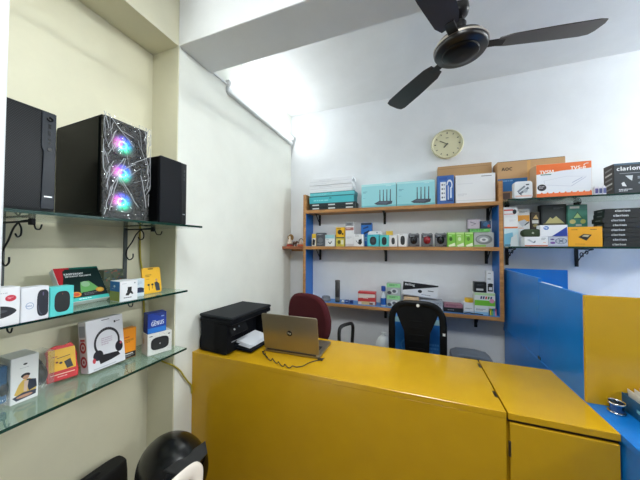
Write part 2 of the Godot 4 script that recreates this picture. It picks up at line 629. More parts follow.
func build_counters() -> void:
	var yel := laminate(C(207, 161, 27), 21, 0.2)
	var blue := laminate(C(14, 120, 206), 22, 0.3)
	var dark := mat(C(60, 44, 20), 0.7)
	var steel := mat(C(92, 84, 70), 0.35, 0.9)
	var t := thing("reception_counter", "long yellow laminate counter carrying the printer and laptop", "counter", Vector3(-0.478, 0, -1.4765))
	var L := -0.822
	var R := 0.8185
	part("worktop", bx(Vector3((L + R) / 2, 0.787, 0), Vector3(R - L, 0.026, 0.5), 0.0015), yel, t)
	part("front_panel", bx(Vector3((L + R) / 2, 0.387, 0.238), Vector3(R - L - 0.001, 0.774, 0.022), 0.001), yel, t)
	for x in [L + 0.011, R - 0.011]:
		part("side_panel", bx(Vector3(x, 0.387, -0.011), Vector3(0.022, 0.774, 0.474), 0.001), yel, t)
	part("back_rail", bx(Vector3((L + R) / 2, 0.70, -0.236), Vector3(R - L - 0.05, 0.13, 0.018), 0.001), yel, t)
	for z in [0.12, -0.17]:
		part("hinge", bx(Vector3(R - 0.006, 0.8005, z), Vector3(0.012, 0.0025, 0.05), 0.0008), steel, t)
	var f := thing("counter_flap", "short yellow counter section with hinged top and door", "counter", Vector3(0.5135, 0, -1.4765))
	L = -0.167
	R = 0.1665
	part("worktop", bx(Vector3((L + R) / 2, 0.787, 0), Vector3(R - L, 0.026, 0.5), 0.0015), yel, f)
	part("front_strip", bx(Vector3((L + R) / 2, 0.766, 0.222), Vector3(R - L, 0.012, 0.03), 0.0), dark, f)
	part("door", bx(Vector3((L + R) / 2 + 0.002, 0.39, 0.240), Vector3(R - L - 0.008, 0.740, 0.018), 0.0015), yel, f)
	part("side_panel", bx(Vector3(R - 0.009, 0.387, -0.012), Vector3(0.018, 0.774, 0.474), 0.001), yel, f)
	part("side_panel", bx(Vector3(L + 0.009, 0.387, -0.012), Vector3(0.018, 0.774, 0.474), 0.001), yel, f)
	for y in [0.66, 0.16]:
		part("hinge", bx(Vector3(L + 0.004, y, 0.2495), Vector3(0.008, 0.06, 0.006), 0.001), steel, f)
	# blue side counter
	var s := thing("side_counter", "blue laminate counter running along the right side", "counter", Vector3(1.41, 0, -1.70))
	part("worktop", bx(Vector3(0, 0.787, 0), Vector3(1.46, 0.026, 1.6), 0.0015), blue, s)
	part("side_panel", bx(Vector3(-0.715, 0.387, 0), Vector3(0.02, 0.774, 1.58), 0.001), blue, s)
	part("front_panel", bx(Vector3(0, 0.387, 0.78), Vector3(1.41, 0.774, 0.02), 0.001), blue, s)
	# raised enclosure
	var p := thing("counter_enclosure", "blue and yellow panel enclosure raised on the blue counter", "enclosure", Vector3(0.70, 0.8, -1.44))
	part("side_board", bx(Vector3(-0.009, 0.2265, -0.21), Vector3(0.018, 0.453, 0.419), 0.001), blue, p)
	part("side_board", bx(Vector3(-0.009, 0.237, -0.739), Vector3(0.018, 0.474, 0.635), 0.001), blue, p)
	part("back_board", bx(Vector3(0.20, 0.240, -1.065), Vector3(0.40, 0.480, 0.016), 0.001), blue, p)
	part("front_board", bx(Vector3(0.448, 0.2265, 0.009), Vector3(0.932, 0.453, 0.016), 0.001), yel, p)
	part("edge_strip", bx(Vector3(-0.006, 0.4545, -0.30), Vector3(0.008, 0.003, 0.21), 0.0), mat(C(226, 230, 232), 0.5), p)
	part("hinge", MB.new().box(Vector3(-0.0195, 0.010, -0.418), Vector3(0.004, 0.018, 0.03), 0.001).mesh(), steel, p)

# ---------------------------------------------------------------- wooden wall unit
const U1 := 1.822
const U2 := 1.455
const U3 := 0.900
const UF := 2.394

func wood() -> StandardMaterial3D:
	var img := Image.create(256, 256, false, Image.FORMAT_RGB8)
	var n := FastNoiseLite.new()
	n.seed = 5
	n.frequency = 0.02
	for y in 256:
		for x in 256:
			var g := n.get_noise_2d(x * 0.35, y * 5.0) * 0.5 + n.get_noise_2d(x * 1.2 + 500, y * 16.0) * 0.25
			var v := clampf(0.85 + g * 0.28, 0.0, 1.0)
			img.set_pixel(x, y, Color(v, v * (0.98 + g * 0.05), v * (0.95 + g * 0.1)))
	return textured(C(214, 158, 98), ImageTexture.create_from_image(img), 0.45, Vector3(1.2, 1.2, 1.2))

var wood_mat: StandardMaterial3D
var black_steel: StandardMaterial3D

func build_wall_unit() -> void:
	wood_mat = wood()
	black_steel = mat(C(38, 40, 44), 0.5, 0.4)
	var blue := mat(C(24, 110, 196), 0.4)
	var t := thing("wall_shelf_unit", "wooden wall shelving unit with three shelves and blue inner sides", "shelf", Vector3(-0.212, 0.866, -DB + 0.001))
	var L := -0.860
	var R := 0.872
	var top := 1.985 - 0.866
	for x in [L + 0.014, R - 0.014]:
		part("upright", bx(Vector3(x, top / 2, 0.098), Vector3(0.028, top, 0.2), 0.0015), wood_mat, t)
	part("side_lining", bx(Vector3(L + 0.0295, (U1 - 0.866) / 2, 0.095), Vector3(0.003, U1 - 0.866 - 0.04, 0.19), 0.0), blue, t)
	part("side_lining", bx(Vector3(R - 0.0295, (U1 - 0.866) / 2, 0.095), Vector3(0.003, U1 - 0.866 - 0.04, 0.19), 0.0), blue, t)
	for y in [U1, U2, U3]:
		var sh := part("shelf", bx(Vector3((L + R) / 2, y - 0.866 - 0.016, 0.1), Vector3(R - L - 0.056, 0.030, 0.2), 0.0015), wood_mat, t)
		if y == U3:
			part("shelf_lining", bx(Vector3((L + R) / 2, y - 0.866 - 0.0005, 0.095), Vector3(R - L - 0.06, 0.001, 0.19), 0.0), mat(C(60, 128, 196), 0.4), sh)
	# flat steel brackets under the shelves
	for sp in [[U1, [-0.96, -0.275, 0.60]], [U2, [-0.955, -0.265, 0.585]], [U3, [-0.27, 0.50]]]:
		for x in sp[1]:
			var y0: float = sp[0] - 0.866 - 0.031
			part("bracket", MB.new().box(Vector3(x + 0.212, y0 - 0.058, 0.006), Vector3(0.024, 0.116, 0.004), 0.001).box(Vector3(x + 0.212, y0 - 0.002, 0.075), Vector3(0.024, 0.004, 0.14), 0.001).tube([Vector3(x + 0.212, y0 - 0.10, 0.008), Vector3(x + 0.212, y0 - 0.006, 0.12)], 0.005, 6).mesh(), black_steel, t)
	# small corner shelf
	var c := thing("corner_shelf", "small wooden corner shelf holding figurines beside the unit", "shelf", Vector3(-1.194, U2 - 0.031, -DB + 0.001))
	part("board", bx(Vector3(0, 0.015, 0.1), Vector3(0.238, 0.030, 0.2), 0.003), textured(C(176, 106, 70), wood_mat.albedo_texture, 0.45, Vector3(1.2, 1.2, 1.2)), c)
	part("cleat", bx(Vector3(0, -0.013, 0.01), Vector3(0.2, 0.024, 0.018), 0.001), wood_mat, c)
	figurines()

func figurines() -> void:
	var y := U2 - 0.0005
	var gold := mat(C(150, 118, 70), 0.35, 0.3)
	var red := mat(C(170, 60, 44), 0.5)
	var cream := mat(C(222, 206, 188), 0.5)
	var brown := mat(C(86, 62, 48), 0.5)
	# idol with a halo
	var a := thing("idol_figurine", "seated idol figurine with round golden halo on corner shelf", "figurine", Vector3(-1.262, y, -2.47))
	part("pedestal", MB.new().lathe([Vector2(0, 0), Vector2(0.034, 0), Vector2(0.034, 0.014), Vector2(0.026, 0.02), Vector2(0, 0.02)]).mesh(), red, a)
	part("figure", MB.new().lathe([Vector2(0, 0.02), Vector2(0.03, 0.022), Vector2(0.032, 0.036), Vector2(0.02, 0.05), Vector2(0.022, 0.066), Vector2(0.01, 0.078), Vector2(0.0135, 0.088), Vector2(0.012, 0.10), Vector2(0.005, 0.108), Vector2(0, 0.112)], Transform3D(), 20, 0.2).mesh(), cream, a)
	part("halo", MB.new().lathe([Vector2(0, -0.003), Vector2(0.034, -0.003), Vector2(0.036, 0), Vector2(0.034, 0.003), Vector2(0, 0.003)], Transform3D(Basis(Vector3.RIGHT, PI / 2), Vector3(0, 0.094, -0.022))).mesh(), gold, a)
	# elephant
	var b := thing("elephant_figurine", "tiny brown animal figurine between idol and goddess figurine", "figurine", Vector3(-1.196, y, -2.455))
	part("body", MB.new().lathe([Vector2(0, -0.026), Vector2(0.014, -0.02), Vector2(0.017, 0), Vector2(0.015, 0.018), Vector2(0, 0.024)], Transform3D(Basis(Vector3.BACK, PI / 2), Vector3(0, 0.034, 0)), 16, 0.2).mesh(), brown, b)
	part("head", MB.new().lathe([Vector2(0, -0.013), Vector2(0.01, -0.008), Vector2(0.012, 0.003), Vector2(0, 0.013)], Transform3D(Basis(), Vector3(0.026, 0.046, 0)), 14, 0.1).mesh(), brown, b)
	part("trunk", MB.new().tube(smooth_path([Vector3(0.034, 0.044, 0), Vector3(0.043, 0.034, 0), Vector3(0.044, 0.018, 0), Vector3(0.05, 0.012, 0)]), 0.0035, 7).mesh(), brown, b)
	for lx in [-0.014, 0.014]:
		for lz in [-0.008, 0.008]:
			part("leg", MB.new().tube([Vector3(lx, 0, lz), Vector3(lx, 0.026, lz)], 0.0055, 8).mesh(), brown, b)
	# goddess with arched back
	var c := thing("goddess_figurine", "small seated goddess figurine with arched backdrop and orange base", "figurine", Vector3(-1.130, y, -2.462))
	part("pedestal", bx(Vector3(0, 0.010, 0), Vector3(0.066, 0.02, 0.04), 0.004), mat(C(206, 104, 62), 0.5), c)
	part("figure", MB.new().lathe([Vector2(0, 0.02), Vector2(0.022, 0.022), Vector2(0.024, 0.03), Vector2(0.013, 0.042), Vector2(0.013, 0.05), Vector2(0.006, 0.055), Vector2(0.009, 0.063), Vector2(0.006, 0.071), Vector2(0, 0.074)], Transform3D(), 18, 0.2).mesh(), cream, c)
	var arc := []
	for i in 13:
		var t := PI * i / 12.0
		arc.append(Vector3(cos(t) * 0.028, 0.045 + sin(t) * 0.036, -0.014))
	arc.push_front(Vector3(0.028, 0.015, -0.014))
	arc.append(Vector3(-0.028, 0.015, -0.014))
	part("arch", MB.new().tube(arc, 0.0045, 7).mesh(), mat(C(96, 84, 72), 0.4, 0.3), c)

# ---------------------------------------------------------------- glass shelves right
const G1 := 1.820
const G2 := 1.460

func glass_shelf(t: Node3D, s: Vector3, edge_side: String) -> void:
	# pane centred at the thing's origin, top face at y = 0
	part("pane", bx(Vector3(0, -s.y / 2, 0), s, 0.0), glass(C(150, 196, 176), 0.30), t)
	var edge := mat(C(18, 52, 44), 0.12)
	if edge_side == "z":
		part("edge", bx(Vector3(0, -s.y / 2, s.z / 2 + 0.0008), Vector3(s.x, s.y + 0.0006, 0.0016), 0.0), edge, t)
	else:
		part("edge", bx(Vector3(s.x / 2 + 0.0008, -s.y / 2, 0), Vector3(0.0016, s.y + 0.0006, s.z), 0.0), edge, t)

func scroll(parent: Node3D, o: Vector3, out: Vector3, reach: float, drop: float) -> void:
	# wrought iron bracket: arm under the glass, diagonal stay, two curls
	var U := Vector3.UP
	var b := MB.new()
	b.tube([o, o + out * reach], 0.0045, 7)
	var stay := [o - U * drop, o - U * drop * 0.82 + out * reach * 0.10, o - U * drop * 0.35 + out * reach * 0.42, o - U * drop * 0.10 + out * reach * 0.74, o - U * 0.004 + out * reach * 0.95]
	b.tube(smooth_path(stay), 0.0035, 7)
	for q in [[0.30, 0.42, 0.024, 1.0], [0.62, 0.20, 0.018, -1.0]]:
		var c: Vector3 = o + out * reach * q[0] - U * drop * q[1]
		var pts := []
		for i in 15:
			var a: float = (-0.6 + i * 0.40) * q[3]
			var r: float = q[2] * (1.0 - i * 0.035)
			pts.append(c + out * cos(a) * r + U * sin(a) * r)
		b.tube(pts, 0.003, 6)
	part("bracket", b.mesh(), black_steel, parent)

# wrought iron stay: an S curve from the glass down to the wall with a curled end
func hook(parent: Node3D, o: Vector3) -> void:
	var b := MB.new()
	var pts := [Vector3(0.20, -0.002, 0), Vector3(0.13, -0.006, 0), Vector3(0.085, -0.03, 0), Vector3(0.05, -0.075, 0), Vector3(0.012, -0.115, 0), Vector3(0.006, -0.150, 0), Vector3(0.03, -0.172, 0), Vector3(0.058, -0.160, 0), Vector3(0.060, -0.138, 0)]
	var path := []
	for p in pts: path.append(o + p)
	b.tube(smooth_path(path), 0.0032, 7)
	path = []
	for p in [Vector3(0.12, -0.008, 0), Vector3(0.14, -0.03, 0), Vector3(0.138, -0.055, 0), Vector3(0.115, -0.062, 0), Vector3(0.10, -0.05, 0)]: path.append(o + p)
	b.tube(smooth_path(path), 0.0028, 7)
	part("bracket", b.mesh(), black_steel, parent)

func build_right_glass_shelves() -> void:
	for q in [[G1, "upper glass wall shelf right of the wooden unit", 0.284, 0.012], [G2, "lower glass wall shelf right of the wooden unit", 0.284, 0.012]]:
		var t := thing("glass_shelf", q[1], "shelf", Vector3(1.195, q[0], -DB + 0.004 + q[2] / 2))
		glass_shelf(t, Vector3(1.06, q[3], q[2]), "z")
		for x in [-0.46, 0.0, 0.42]:
			var b := MB.new()
			b.box(Vector3(x, -0.085 if q[0] == G2 else -0.035, -q[2] / 2 + 0.002), Vector3(0.024, 0.145 if q[0] == G2 else 0.045, 0.005), 0.001)
			part("wall_strip", b.mesh(), black_steel, t)
			scroll(t, Vector3(x, -0.018, -q[2] / 2 + 0.005), Vector3.BACK, 0.20 if q[0] == G2 else 0.07, 0.11 if q[0] == G2 else 0.03)

# ---------------------------------------------------------------- glass shelves left
const S1 := 1.567
const S2 := 1.210
const S3 := 0.888

func build_left_shelves() -> void:
	for q in [[S1, "top glass shelf in the recess carrying the computer cases", -1.10], [S2, "middle glass shelf in the recess holding mouse boxes", -1.20], [S3, "bottom glass shelf in the recess holding headphone packs", -1.20]]:
		var w: float = q[2] - XR - 0.026
		var t := thing("glass_shelf", q[1], "shelf", Vector3(XR + 0.026 + w / 2, q[0], -(0.325 + 1.094) / 2))
		glass_shelf(t, Vector3(w, 0.010, 1.094 - 0.325), "x")
		for d in ([0.50, 0.955] if q[0] == S1 else [0.46, 0.86]):
			var z: float = -d + (0.325 + 1.094) / 2
			var wx := -w / 2 - 0.023
			if q[0] == S1:
				part("wall_strip", bx(Vector3(wx, -0.175, z), Vector3(0.006, 0.33, 0.020), 0.001), mat(C(92, 98, 98), 0.45, 0.6), t)
				hook(t, Vector3(wx + 0.004, -0.014, z))
			# the pad and little hook under the glass
			part("clip", MB.new().box(Vector3(-w / 2 + w * 0.5, -0.022, z), Vector3(0.020, 0.024, 0.014), 0.002).tube([Vector3(wx, -0.020, z), Vector3(-w / 2 + w * 0.5, -0.020, z)], 0.004, 7).tube(smooth_path([Vector3(-w / 2 + w * 0.54, -0.030, z), Vector3(-w / 2 + w * 0.57, -0.048, z), Vector3(-w / 2 + w * 0.64, -0.050, z), Vector3(-w / 2 + w * 0.67, -0.034, z)]), 0.0026, 6).mesh(), black_steel, t)
	# yellow-green cable hanging in the corner of the recess and running behind the counter
	var c := MB.new()
	c.tube(smooth_path([Vector3(-1.500, 1.64, -1.03), Vector3(-1.500, 1.50, -1.03), Vector3(-1.500, 1.38, -1.035), Vector3(-1.500, 1.29, -1.05), Vector3(-1.500, 1.12, -1.06), Vector3(-1.500, 0.97, -1.068), Vector3(-1.49, 0.83, -1.080), Vector3(-1.38, 0.79, -1.085), Vector3(-1.30, 0.776, -1.09), Vector3(-1.288, 0.73, -1.13), Vector3(-1.285, 0.685, -1.155), Vector3(-1.286, 0.64, -1.185), Vector3(-1.29, 0.60, -1.215), Vector3(-1.292, 0.55, -1.220)]), 0.0045, 8)
	var o := part("cable", c.mesh(), mat(C(176, 160, 46), 0.5), self)
	o.name = numbered("cable")
	tag(o, "yellow cable hanging in the recess corner and drooping behind the counter", "cable")

# ---------------------------------------------------------------- computer cases
func mesh_art(w: int, h: int, bg: Color, dot: Color) -> Art:
	var a := Art.new(w, h, bg)
	var y := 0
	var row := 0
	while y < h:
		var x := (row % 2) * 3
		while x < w:
			a.im.fill_rect(Rect2i(x, y, 3, 2), dot)
			x += 6
		y += 3
		row += 1
	return a

func build_computers() -> void:
	var shell := mat(C(12, 14, 15), 0.5, 0.0, {"metallic_specular": 0.15})
	var gloss := mat(C(10, 12, 13), 0.15, 0.0, {"metallic_specular": 0.3})
	var foot := mat(C(16, 16, 16), 0.8)
	# first case: perforated front, port strip, front towards the room
	var a := thing("computer_case", "black tower case with perforated front and vertical port strip", "computer", Vector3(-1.312, S1, -0.412), 90.0)
	var w := 0.176
	var h := 0.338
	part("body", bx(Vector3(0, 0.008 + h / 2, -0.005), Vector3(w, h - 0.008, 0.30), 0.002), shell, a)
	var fp := part("front_panel", bx(Vector3(0, 0.004 + h / 2, 0.152), Vector3(w, h, 0.014), 0.003), mat(C(16, 18, 21), 0.4, 0.0, {"metallic_specular": 0.25}), a)
	print_sheet("grille", w - 0.040, h - 0.02, mesh_art(150, 240, C(7, 8, 10), C(46, 50, 54)), fp, Vector3(-0.016, 0.004 + h / 2, 0.1595), 0.35, 0.0, 0.25)
	var ps := part("port_strip", MB.new().prism(PackedVector2Array([Vector2(0.052, 0.01), Vector2(0.086, 0.01), Vector2(0.086, h - 0.004), Vector2(0.050, h - 0.004), Vector2(0.050, 0.215), Vector2(0.056, 0.200)]), 0.006, Transform3D(Basis(), Vector3(0, 0.004, 0.1605)), 0.001).mesh(), mat(C(36, 41, 48), 0.35, 0.0, {"metallic_specular": 0.3}), a)
	part("power_button", MB.new().lathe([Vector2(0, 0), Vector2(0.008, 0), Vector2(0.008, 0.003), Vector2(0.006, 0.004), Vector2(0, 0.004)], Transform3D(Basis(Vector3.RIGHT, PI / 2), Vector3(0.069, h - 0.022, 0.1635)), 20).mesh(), gloss, ps)
	for y in [0.292, 0.268]:
		part("usb_port", bx(Vector3(0.069, y, 0.1638), Vector3(0.006, 0.014, 0.001), 0.0), gloss, ps)
	for y in [0.248, 0.236]:
		part("audio_jack", MB.new().lathe([Vector2(0, 0), Vector2(0.004, 0), Vector2(0.004, 0.001), Vector2(0, 0.001)], Transform3D(Basis(Vector3.RIGHT, PI / 2), Vector3(0.069, y, 0.1635)), 14).mesh(), gloss, ps)
	part("reset_button", MB.new().lathe([Vector2(0, 0), Vector2(0.0055, 0), Vector2(0.0055, 0.003), Vector2(0, 0.003)], Transform3D(Basis(Vector3.RIGHT, PI / 2), Vector3(0.069, 0.214, 0.1635)), 14).mesh(), gloss, ps)
	part("badge", bx(Vector3(0.069, 0.055, 0.1638), Vector3(0.020, 0.004, 0.001), 0.0), mat(C(190, 194, 198), 0.3, 0.6), ps)
	for fx in [-0.06, 0.06]:
		for fz in [-0.11, 0.11]:
			part("foot", bx(Vector3(fx, 0.004, fz), Vector3(0.02, 0.008, 0.02), 0.001), foot, a)
	# second case: glass side, three lit fans, wrapped in clear film
	var b := thing("computer_case", "large black tower with three rainbow lit fans under crumpled film", "computer", Vector3(-1.327, S1, -0.735), 88.0)
	w = 0.172
	h = 0.416
	var d := 0.335
	part("body", bx(Vector3(0, 0.008 + h / 2, -0.01), Vector3(w, h - 0.008, d), 0.002), shell, b)
	part("side_glass", bx(Vector3(-w / 2 - 0.002, 0.010 + h / 2, -0.01), Vector3(0.004, h - 0.03, d - 0.02), 0.001), mat(C(8, 11, 10), 0.08, 0.0, {"metallic_specular": 0.15}), b)
	var pane := part("front_frame", MB.new().box(Vector3(0, h - 0.012, 0.165), Vector3(w, 0.024, 0.02), 0.003).box(Vector3(0, 0.018, 0.165), Vector3(w, 0.024, 0.02), 0.003).box(Vector3(-w / 2 + 0.013, h / 2, 0.165), Vector3(0.026, h - 0.01, 0.02), 0.003).box(Vector3(w / 2 - 0.013, h / 2, 0.165), Vector3(0.026, h - 0.01, 0.02), 0.003).mesh(), gloss, b)
	print_sheet("grille", w - 0.05, h - 0.05, mesh_art(150, 240, C(10, 11, 12), C(24, 25, 27)), pane, Vector3(0, h / 2, 0.158), 0.4, 0.0, 0.2)
	var ring_tex := fan_texture()
	for k in 3:
		var c := Vector3(-0.008, 0.078 + k * 0.1215, 0.160)
		var turnx := Transform3D(Basis(Vector3.RIGHT, PI / 2), c)
		var fr := part("case_fan", MB.new().lathe([Vector2(0.052, 0), Vector2(0.057, 0), Vector2(0.057, 0.006), Vector2(0.052, 0.006), Vector2(0.052, 0)], turnx, 36).mesh(), gloss, b)
		# frosted disc behind the blades, lit by the diodes around the hub
		var em := StandardMaterial3D.new()
		em.albedo_color = Color(0.04, 0.04, 0.05)
		em.roughness = 0.5
		em.emission_enabled = true
		em.emission_texture = ring_tex
		em.emission = Color.BLACK
		em.emission_energy_multiplier = 1.5
		part("diffuser_lamp", planar_uv(MB.new().lathe([Vector2(0.0, 0), Vector2(0.052, 0), Vector2(0.052, 0.001), Vector2(0, 0.001)], turnx, 40).mesh(), c, 0.052), em, fr)
		var bl := MB.new()
		for j in 7:
			var an := TAU * j / 7.0
			var pts := []
			for i in 6:
				var r := lerpf(0.017, 0.050, i / 5.0)
				pts.append(c + Vector3(cos(an + r * 9.0) * r, sin(an + r * 9.0) * r, 0.004))
			bl.tube(pts, 0.0012, 5)
		part("blade_edges", bl.mesh(), mat(C(40, 40, 52), 0.3), fr)
	for fx in [-0.07, 0.07]:
		for fz in [-0.12, 0.12]:
			part("foot", bx(Vector3(fx, 0.004, fz), Vector3(0.024, 0.008, 0.024), 0.001), foot, b)
	film_wrap(b, w, h)
	# third case: plain
	var c3 := thing("computer_case", "small plain matte black tower at the end of top shelf", "computer", Vector3(-1.312, S1, -0.960), 90.0)
	w = 0.157
	h = 0.325
	part("body", bx(Vector3(0, 0.008 + h / 2, -0.005), Vector3(w, h - 0.008, 0.30), 0.002), mat(C(11, 12, 14), 0.5, 0.0, {"metallic_specular": 0.2}), c3)
	part("front_panel", bx(Vector3(-0.018, 0.006 + h / 2, 0.1535), Vector3(w - 0.036, h, 0.017), 0.003), mat(C(20, 22, 27), 0.5, 0.0, {"metallic_specular": 0.3}), c3)
	var st := part("side_strip", bx(Vector3(w / 2 - 0.018, 0.006 + h / 2, 0.152), Vector3(0.034, h, 0.014), 0.003), mat(C(16, 17, 20), 0.3), c3)
	part("badge", bx(Vector3(w / 2 - 0.018, 0.058, 0.1596), Vector3(0.014, 0.004, 0.001), 0.0), mat(C(180, 184, 190), 0.3, 0.6), st)
	for y in [0.29, 0.268, 0.246]:
		part("usb_port", bx(Vector3(w / 2 - 0.018, y, 0.1596), Vector3(0.006, 0.013, 0.001), 0.0), mat(C(60, 62, 66), 0.3), st)
	for fx in [-0.055, 0.055]:
		for fz in [-0.11, 0.11]:
			part("foot", bx(Vector3(fx, 0.004, fz), Vector3(0.02, 0.008, 0.02), 0.001), foot, c3)

func planar_uv(m: ArrayMesh, c: Vector3, r: float) -> ArrayMesh:
	var arr := m.surface_get_arrays(0)
	var vs: PackedVector3Array = arr[Mesh.ARRAY_VERTEX]
	var uv := PackedVector2Array()
	for p in vs: uv.append(Vector2(0.5 + (p.x - c.x) / r * 0.5, 0.5 - (p.y - c.y) / r * 0.5))
	arr[Mesh.ARRAY_TEX_UV] = uv
	var o := ArrayMesh.new()
	o.add_surface_from_arrays(Mesh.PRIMITIVE_TRIANGLES, arr)
	return o

func fan_texture() -> ImageTexture:
	# light given off by the diode ring: pink to one side, blue above, cyan and green below
	var im := Image.create(128, 128, false, Image.FORMAT_RGB8)
	for y in 128:
		for x in 128:
			var p := Vector2(x - 63.5, y - 63.5) / 64.0
			var r := p.length()
			var a := rad_to_deg(atan2(-p.y, p.x))
			var left := clampf(0.5 - 0.5 * cos(deg_to_rad(a)) * 1.0, 0.0, 1.0)
			var up := clampf(0.5 + 0.5 * sin(deg_to_rad(a)), 0.0, 1.0)
			var right_c := Color(0.10, 0.35, 1.0).lerp(Color(0.05, 0.85, 0.55), 1.0 - up)
			var left_c := Color(0.95, 0.25, 0.75).lerp(Color(0.65, 0.45, 0.65), 1.0 - up)
			var c := right_c.lerp(left_c, left * left)
			var k := exp(-pow((r - 0.34) / 0.44, 2.0)) * clampf((1.0 - r) * 4.0, 0.0, 1.0)
			var core := exp(-pow((r - 0.28) / 0.08, 2.0)) * 0.45
			if r < 0.16: core = 0.15
			im.set_pixel(x, y, Color(c.r * k + core * 0.8, c.g * k + core * 0.75, c.b * k + core))
	return ImageTexture.create_from_image(im)

func film_wrap(parent: Node3D, w: float, h: float) -> void:
	# crumpled clear film over the front: a displaced sheet, with whitish crease lines in the film itself
	var n := FastNoiseLite.new()
	n.seed = 77
	n.frequency = 9.0
	n.noise_type = FastNoiseLite.TYPE_SIMPLEX
	n.fractal_type = FastNoiseLite.FRACTAL_RIDGED
	n.fractal_octaves = 3
	var NX := 40
	var NY := 84
	var grid := []
	for j in NY + 1:
		var row := []
		for i in NX + 1:
			var u := float(i) / NX
			var v := float(j) / NY
			var x := (u - 0.5) * (w + 0.012) + n.get_noise_2d(v * 1.5 + 7.0, 3.0) * 0.006 * absf(u - 0.5) * 2.0
			var y := 0.003 + v * (h + 0.006)
			var z := 0.178 + n.get_noise_2d(u * 0.6, v * 1.3) * 0.006 + 0.006 * pow(absf(u - 0.5) * 2.0, 4.0) * n.get_noise_2d(u * 3.0 + 20.0, v * 3.0)
			row.append(Vector3(x, y, z))
		grid.append(row)
	var b := MB.new()
	for j in NY:
		for i in NX:
			var A: Vector3 = grid[j][i]
			var B: Vector3 = grid[j][i + 1]
			var Cc: Vector3 = grid[j + 1][i + 1]
			var D: Vector3 = grid[j + 1][i]
			var n1 := (B - A).cross(Cc - A).normalized()
			var n2 := (Cc - A).cross(D - A).normalized()
			b.tri(A, B, Cc, n1, n1, n1)
			b.tri(A, Cc, D, n2, n2, n2)
	part("film", b.mesh(), glass(Color(1, 1, 1), 0.03, 0.12), parent)
	# creases: fine raised folds of film
	var r := RandomNumberGenerator.new()
	r.seed = 5
	var cr := MB.new()
	for k in 48:
		var side := k % 3
		var x0 := r.randf_range(-0.5, 0.5)
		if side == 0: x0 = r.randf_range(-0.52, -0.34)
		elif side == 1: x0 = r.randf_range(0.36, 0.53)
		var y0 := r.randf_range(0.02, 0.9)
		var ln := r.randf_range(0.03, 0.16)
		var an := r.randf_range(-0.5, 0.5) + (0.0 if side < 2 else r.randf_range(-1.2, 1.2))
		var pts := []
		for i in 6:
			var f := i / 5.0
			var yy := y0 * h + cos(an) * ln * f
			var xx := x0 * w + sin(an) * ln * f + r.randf_range(-0.003, 0.003)
			xx = clampf(xx, -w / 2 - 0.006, w / 2 + 0.008)
			yy = clampf(yy, 0.004, h + 0.008)
			pts.append(Vector3(xx, yy, 0.186 + r.randf_range(-0.001, 0.0015)))
		cr.tube(pts, r.randf_range(0.0006, 0.0016), 4)
	part("film_folds", cr.mesh(), mat(Color(0.86, 0.88, 0.9, 0.42), 0.3, 0.0, {"transparency": BaseMaterial3D.TRANSPARENCY_ALPHA}), parent)

# ---------------------------------------------------------------- ceiling fan
func build_fan() -> void:
	var o := thing("ceiling_fan", "dark brown three-blade ceiling fan hanging near the beam", "fan", Vector3(0.228, 2.455, -1.48))
	var dk := mat(C(24, 20, 20), 0.35)
	var ring := mat(C(190, 182, 170), 0.3, 0.5)
	part("motor_housing", MB.new().lathe([Vector2(0, 0.012), Vector2(0.118, 0.012), Vector2(0.126, 0.024), Vector2(0.126, 0.046), Vector2(0.112, 0.068), Vector2(0.07, 0.088), Vector2(0.03, 0.096), Vector2(0, 0.096)], Transform3D(), 44, 0.5).mesh(), dk, o)
	part("trim_ring", MB.new().lathe([Vector2(0.118, 0.036), Vector2(0.1285, 0.036), Vector2(0.1285, 0.046), Vector2(0.118, 0.046)], Transform3D(), 44).mesh(), ring, o)
	part("bottom_cover", MB.new().lathe([Vector2(0, -0.006), Vector2(0.05, -0.004), Vector2(0.083, 0.002), Vector2(0.088, 0.008), Vector2(0.088, 0.014), Vector2(0, 0.014)], Transform3D(), 44, 0.5).mesh(), mat(C(15, 13, 14), 0.3, 0.0, {"metallic_specular": 0.35}), o)
	part("down_rod", MB.new().tube([Vector3(0, 0.09, 0), Vector3(0, 0.43, 0)], 0.0135, 14).mesh(), dk, o)
	part("rod_coupling", MB.new().lathe([Vector2(0, 0.092), Vector2(0.034, 0.092), Vector2(0.036, 0.13), Vector2(0.026, 0.15), Vector2(0.030, 0.165), Vector2(0.022, 0.18), Vector2(0, 0.18)], Transform3D(), 24, 0.3).mesh(), dk, o)
	part("lower_canopy", MB.new().lathe([Vector2(0.014, 0.205), Vector2(0.038, 0.212), Vector2(0.044, 0.235), Vector2(0.040, 0.270), Vector2(0.022, 0.295), Vector2(0.0, 0.30)], Transform3D(), 28, 0.3).mesh(), dk, o)
	part("ceiling_canopy", MB.new().lathe([Vector2(0.016, 0.385), Vector2(0.035, 0.395), Vector2(0.062, 0.45), Vector2(0.066, 0.4788), Vector2(0, 0.4788)], Transform3D(), 28, 0.3).mesh(), dk, o)
	for k in 3:
		var a := deg_to_rad(8.0 + 120.0 * k)
		var yawb := Basis(Vector3.UP, a)
		var br := MB.new().box(Vector3(0.155, 0.040, 0), Vector3(0.10, 0.006, 0.046), 0.002)
		var x := Transform3D(Basis(Vector3.RIGHT, deg_to_rad(12.0)) * Basis(Vector3.RIGHT, -PI / 2), Vector3(0, 0.043, 0))
		var pts := PackedVector2Array([Vector2(0.17, -0.040), Vector2(0.22, -0.058), Vector2(0.40, -0.068), Vector2(0.56, -0.070), Vector2(0.592, -0.060), Vector2(0.602, -0.030), Vector2(0.602, 0.030), Vector2(0.592, 0.058), Vector2(0.56, 0.066), Vector2(0.40, 0.062), Vector2(0.22, 0.050), Vector2(0.17, 0.036)])
		var bl := part("blade", MB.new().prism(pts, 0.004, x, 0.001).mesh(), mat(C(52, 46, 46), 0.35), o)
		bl.basis = yawb
		part("blade_bracket", br.mesh(), dk, bl)

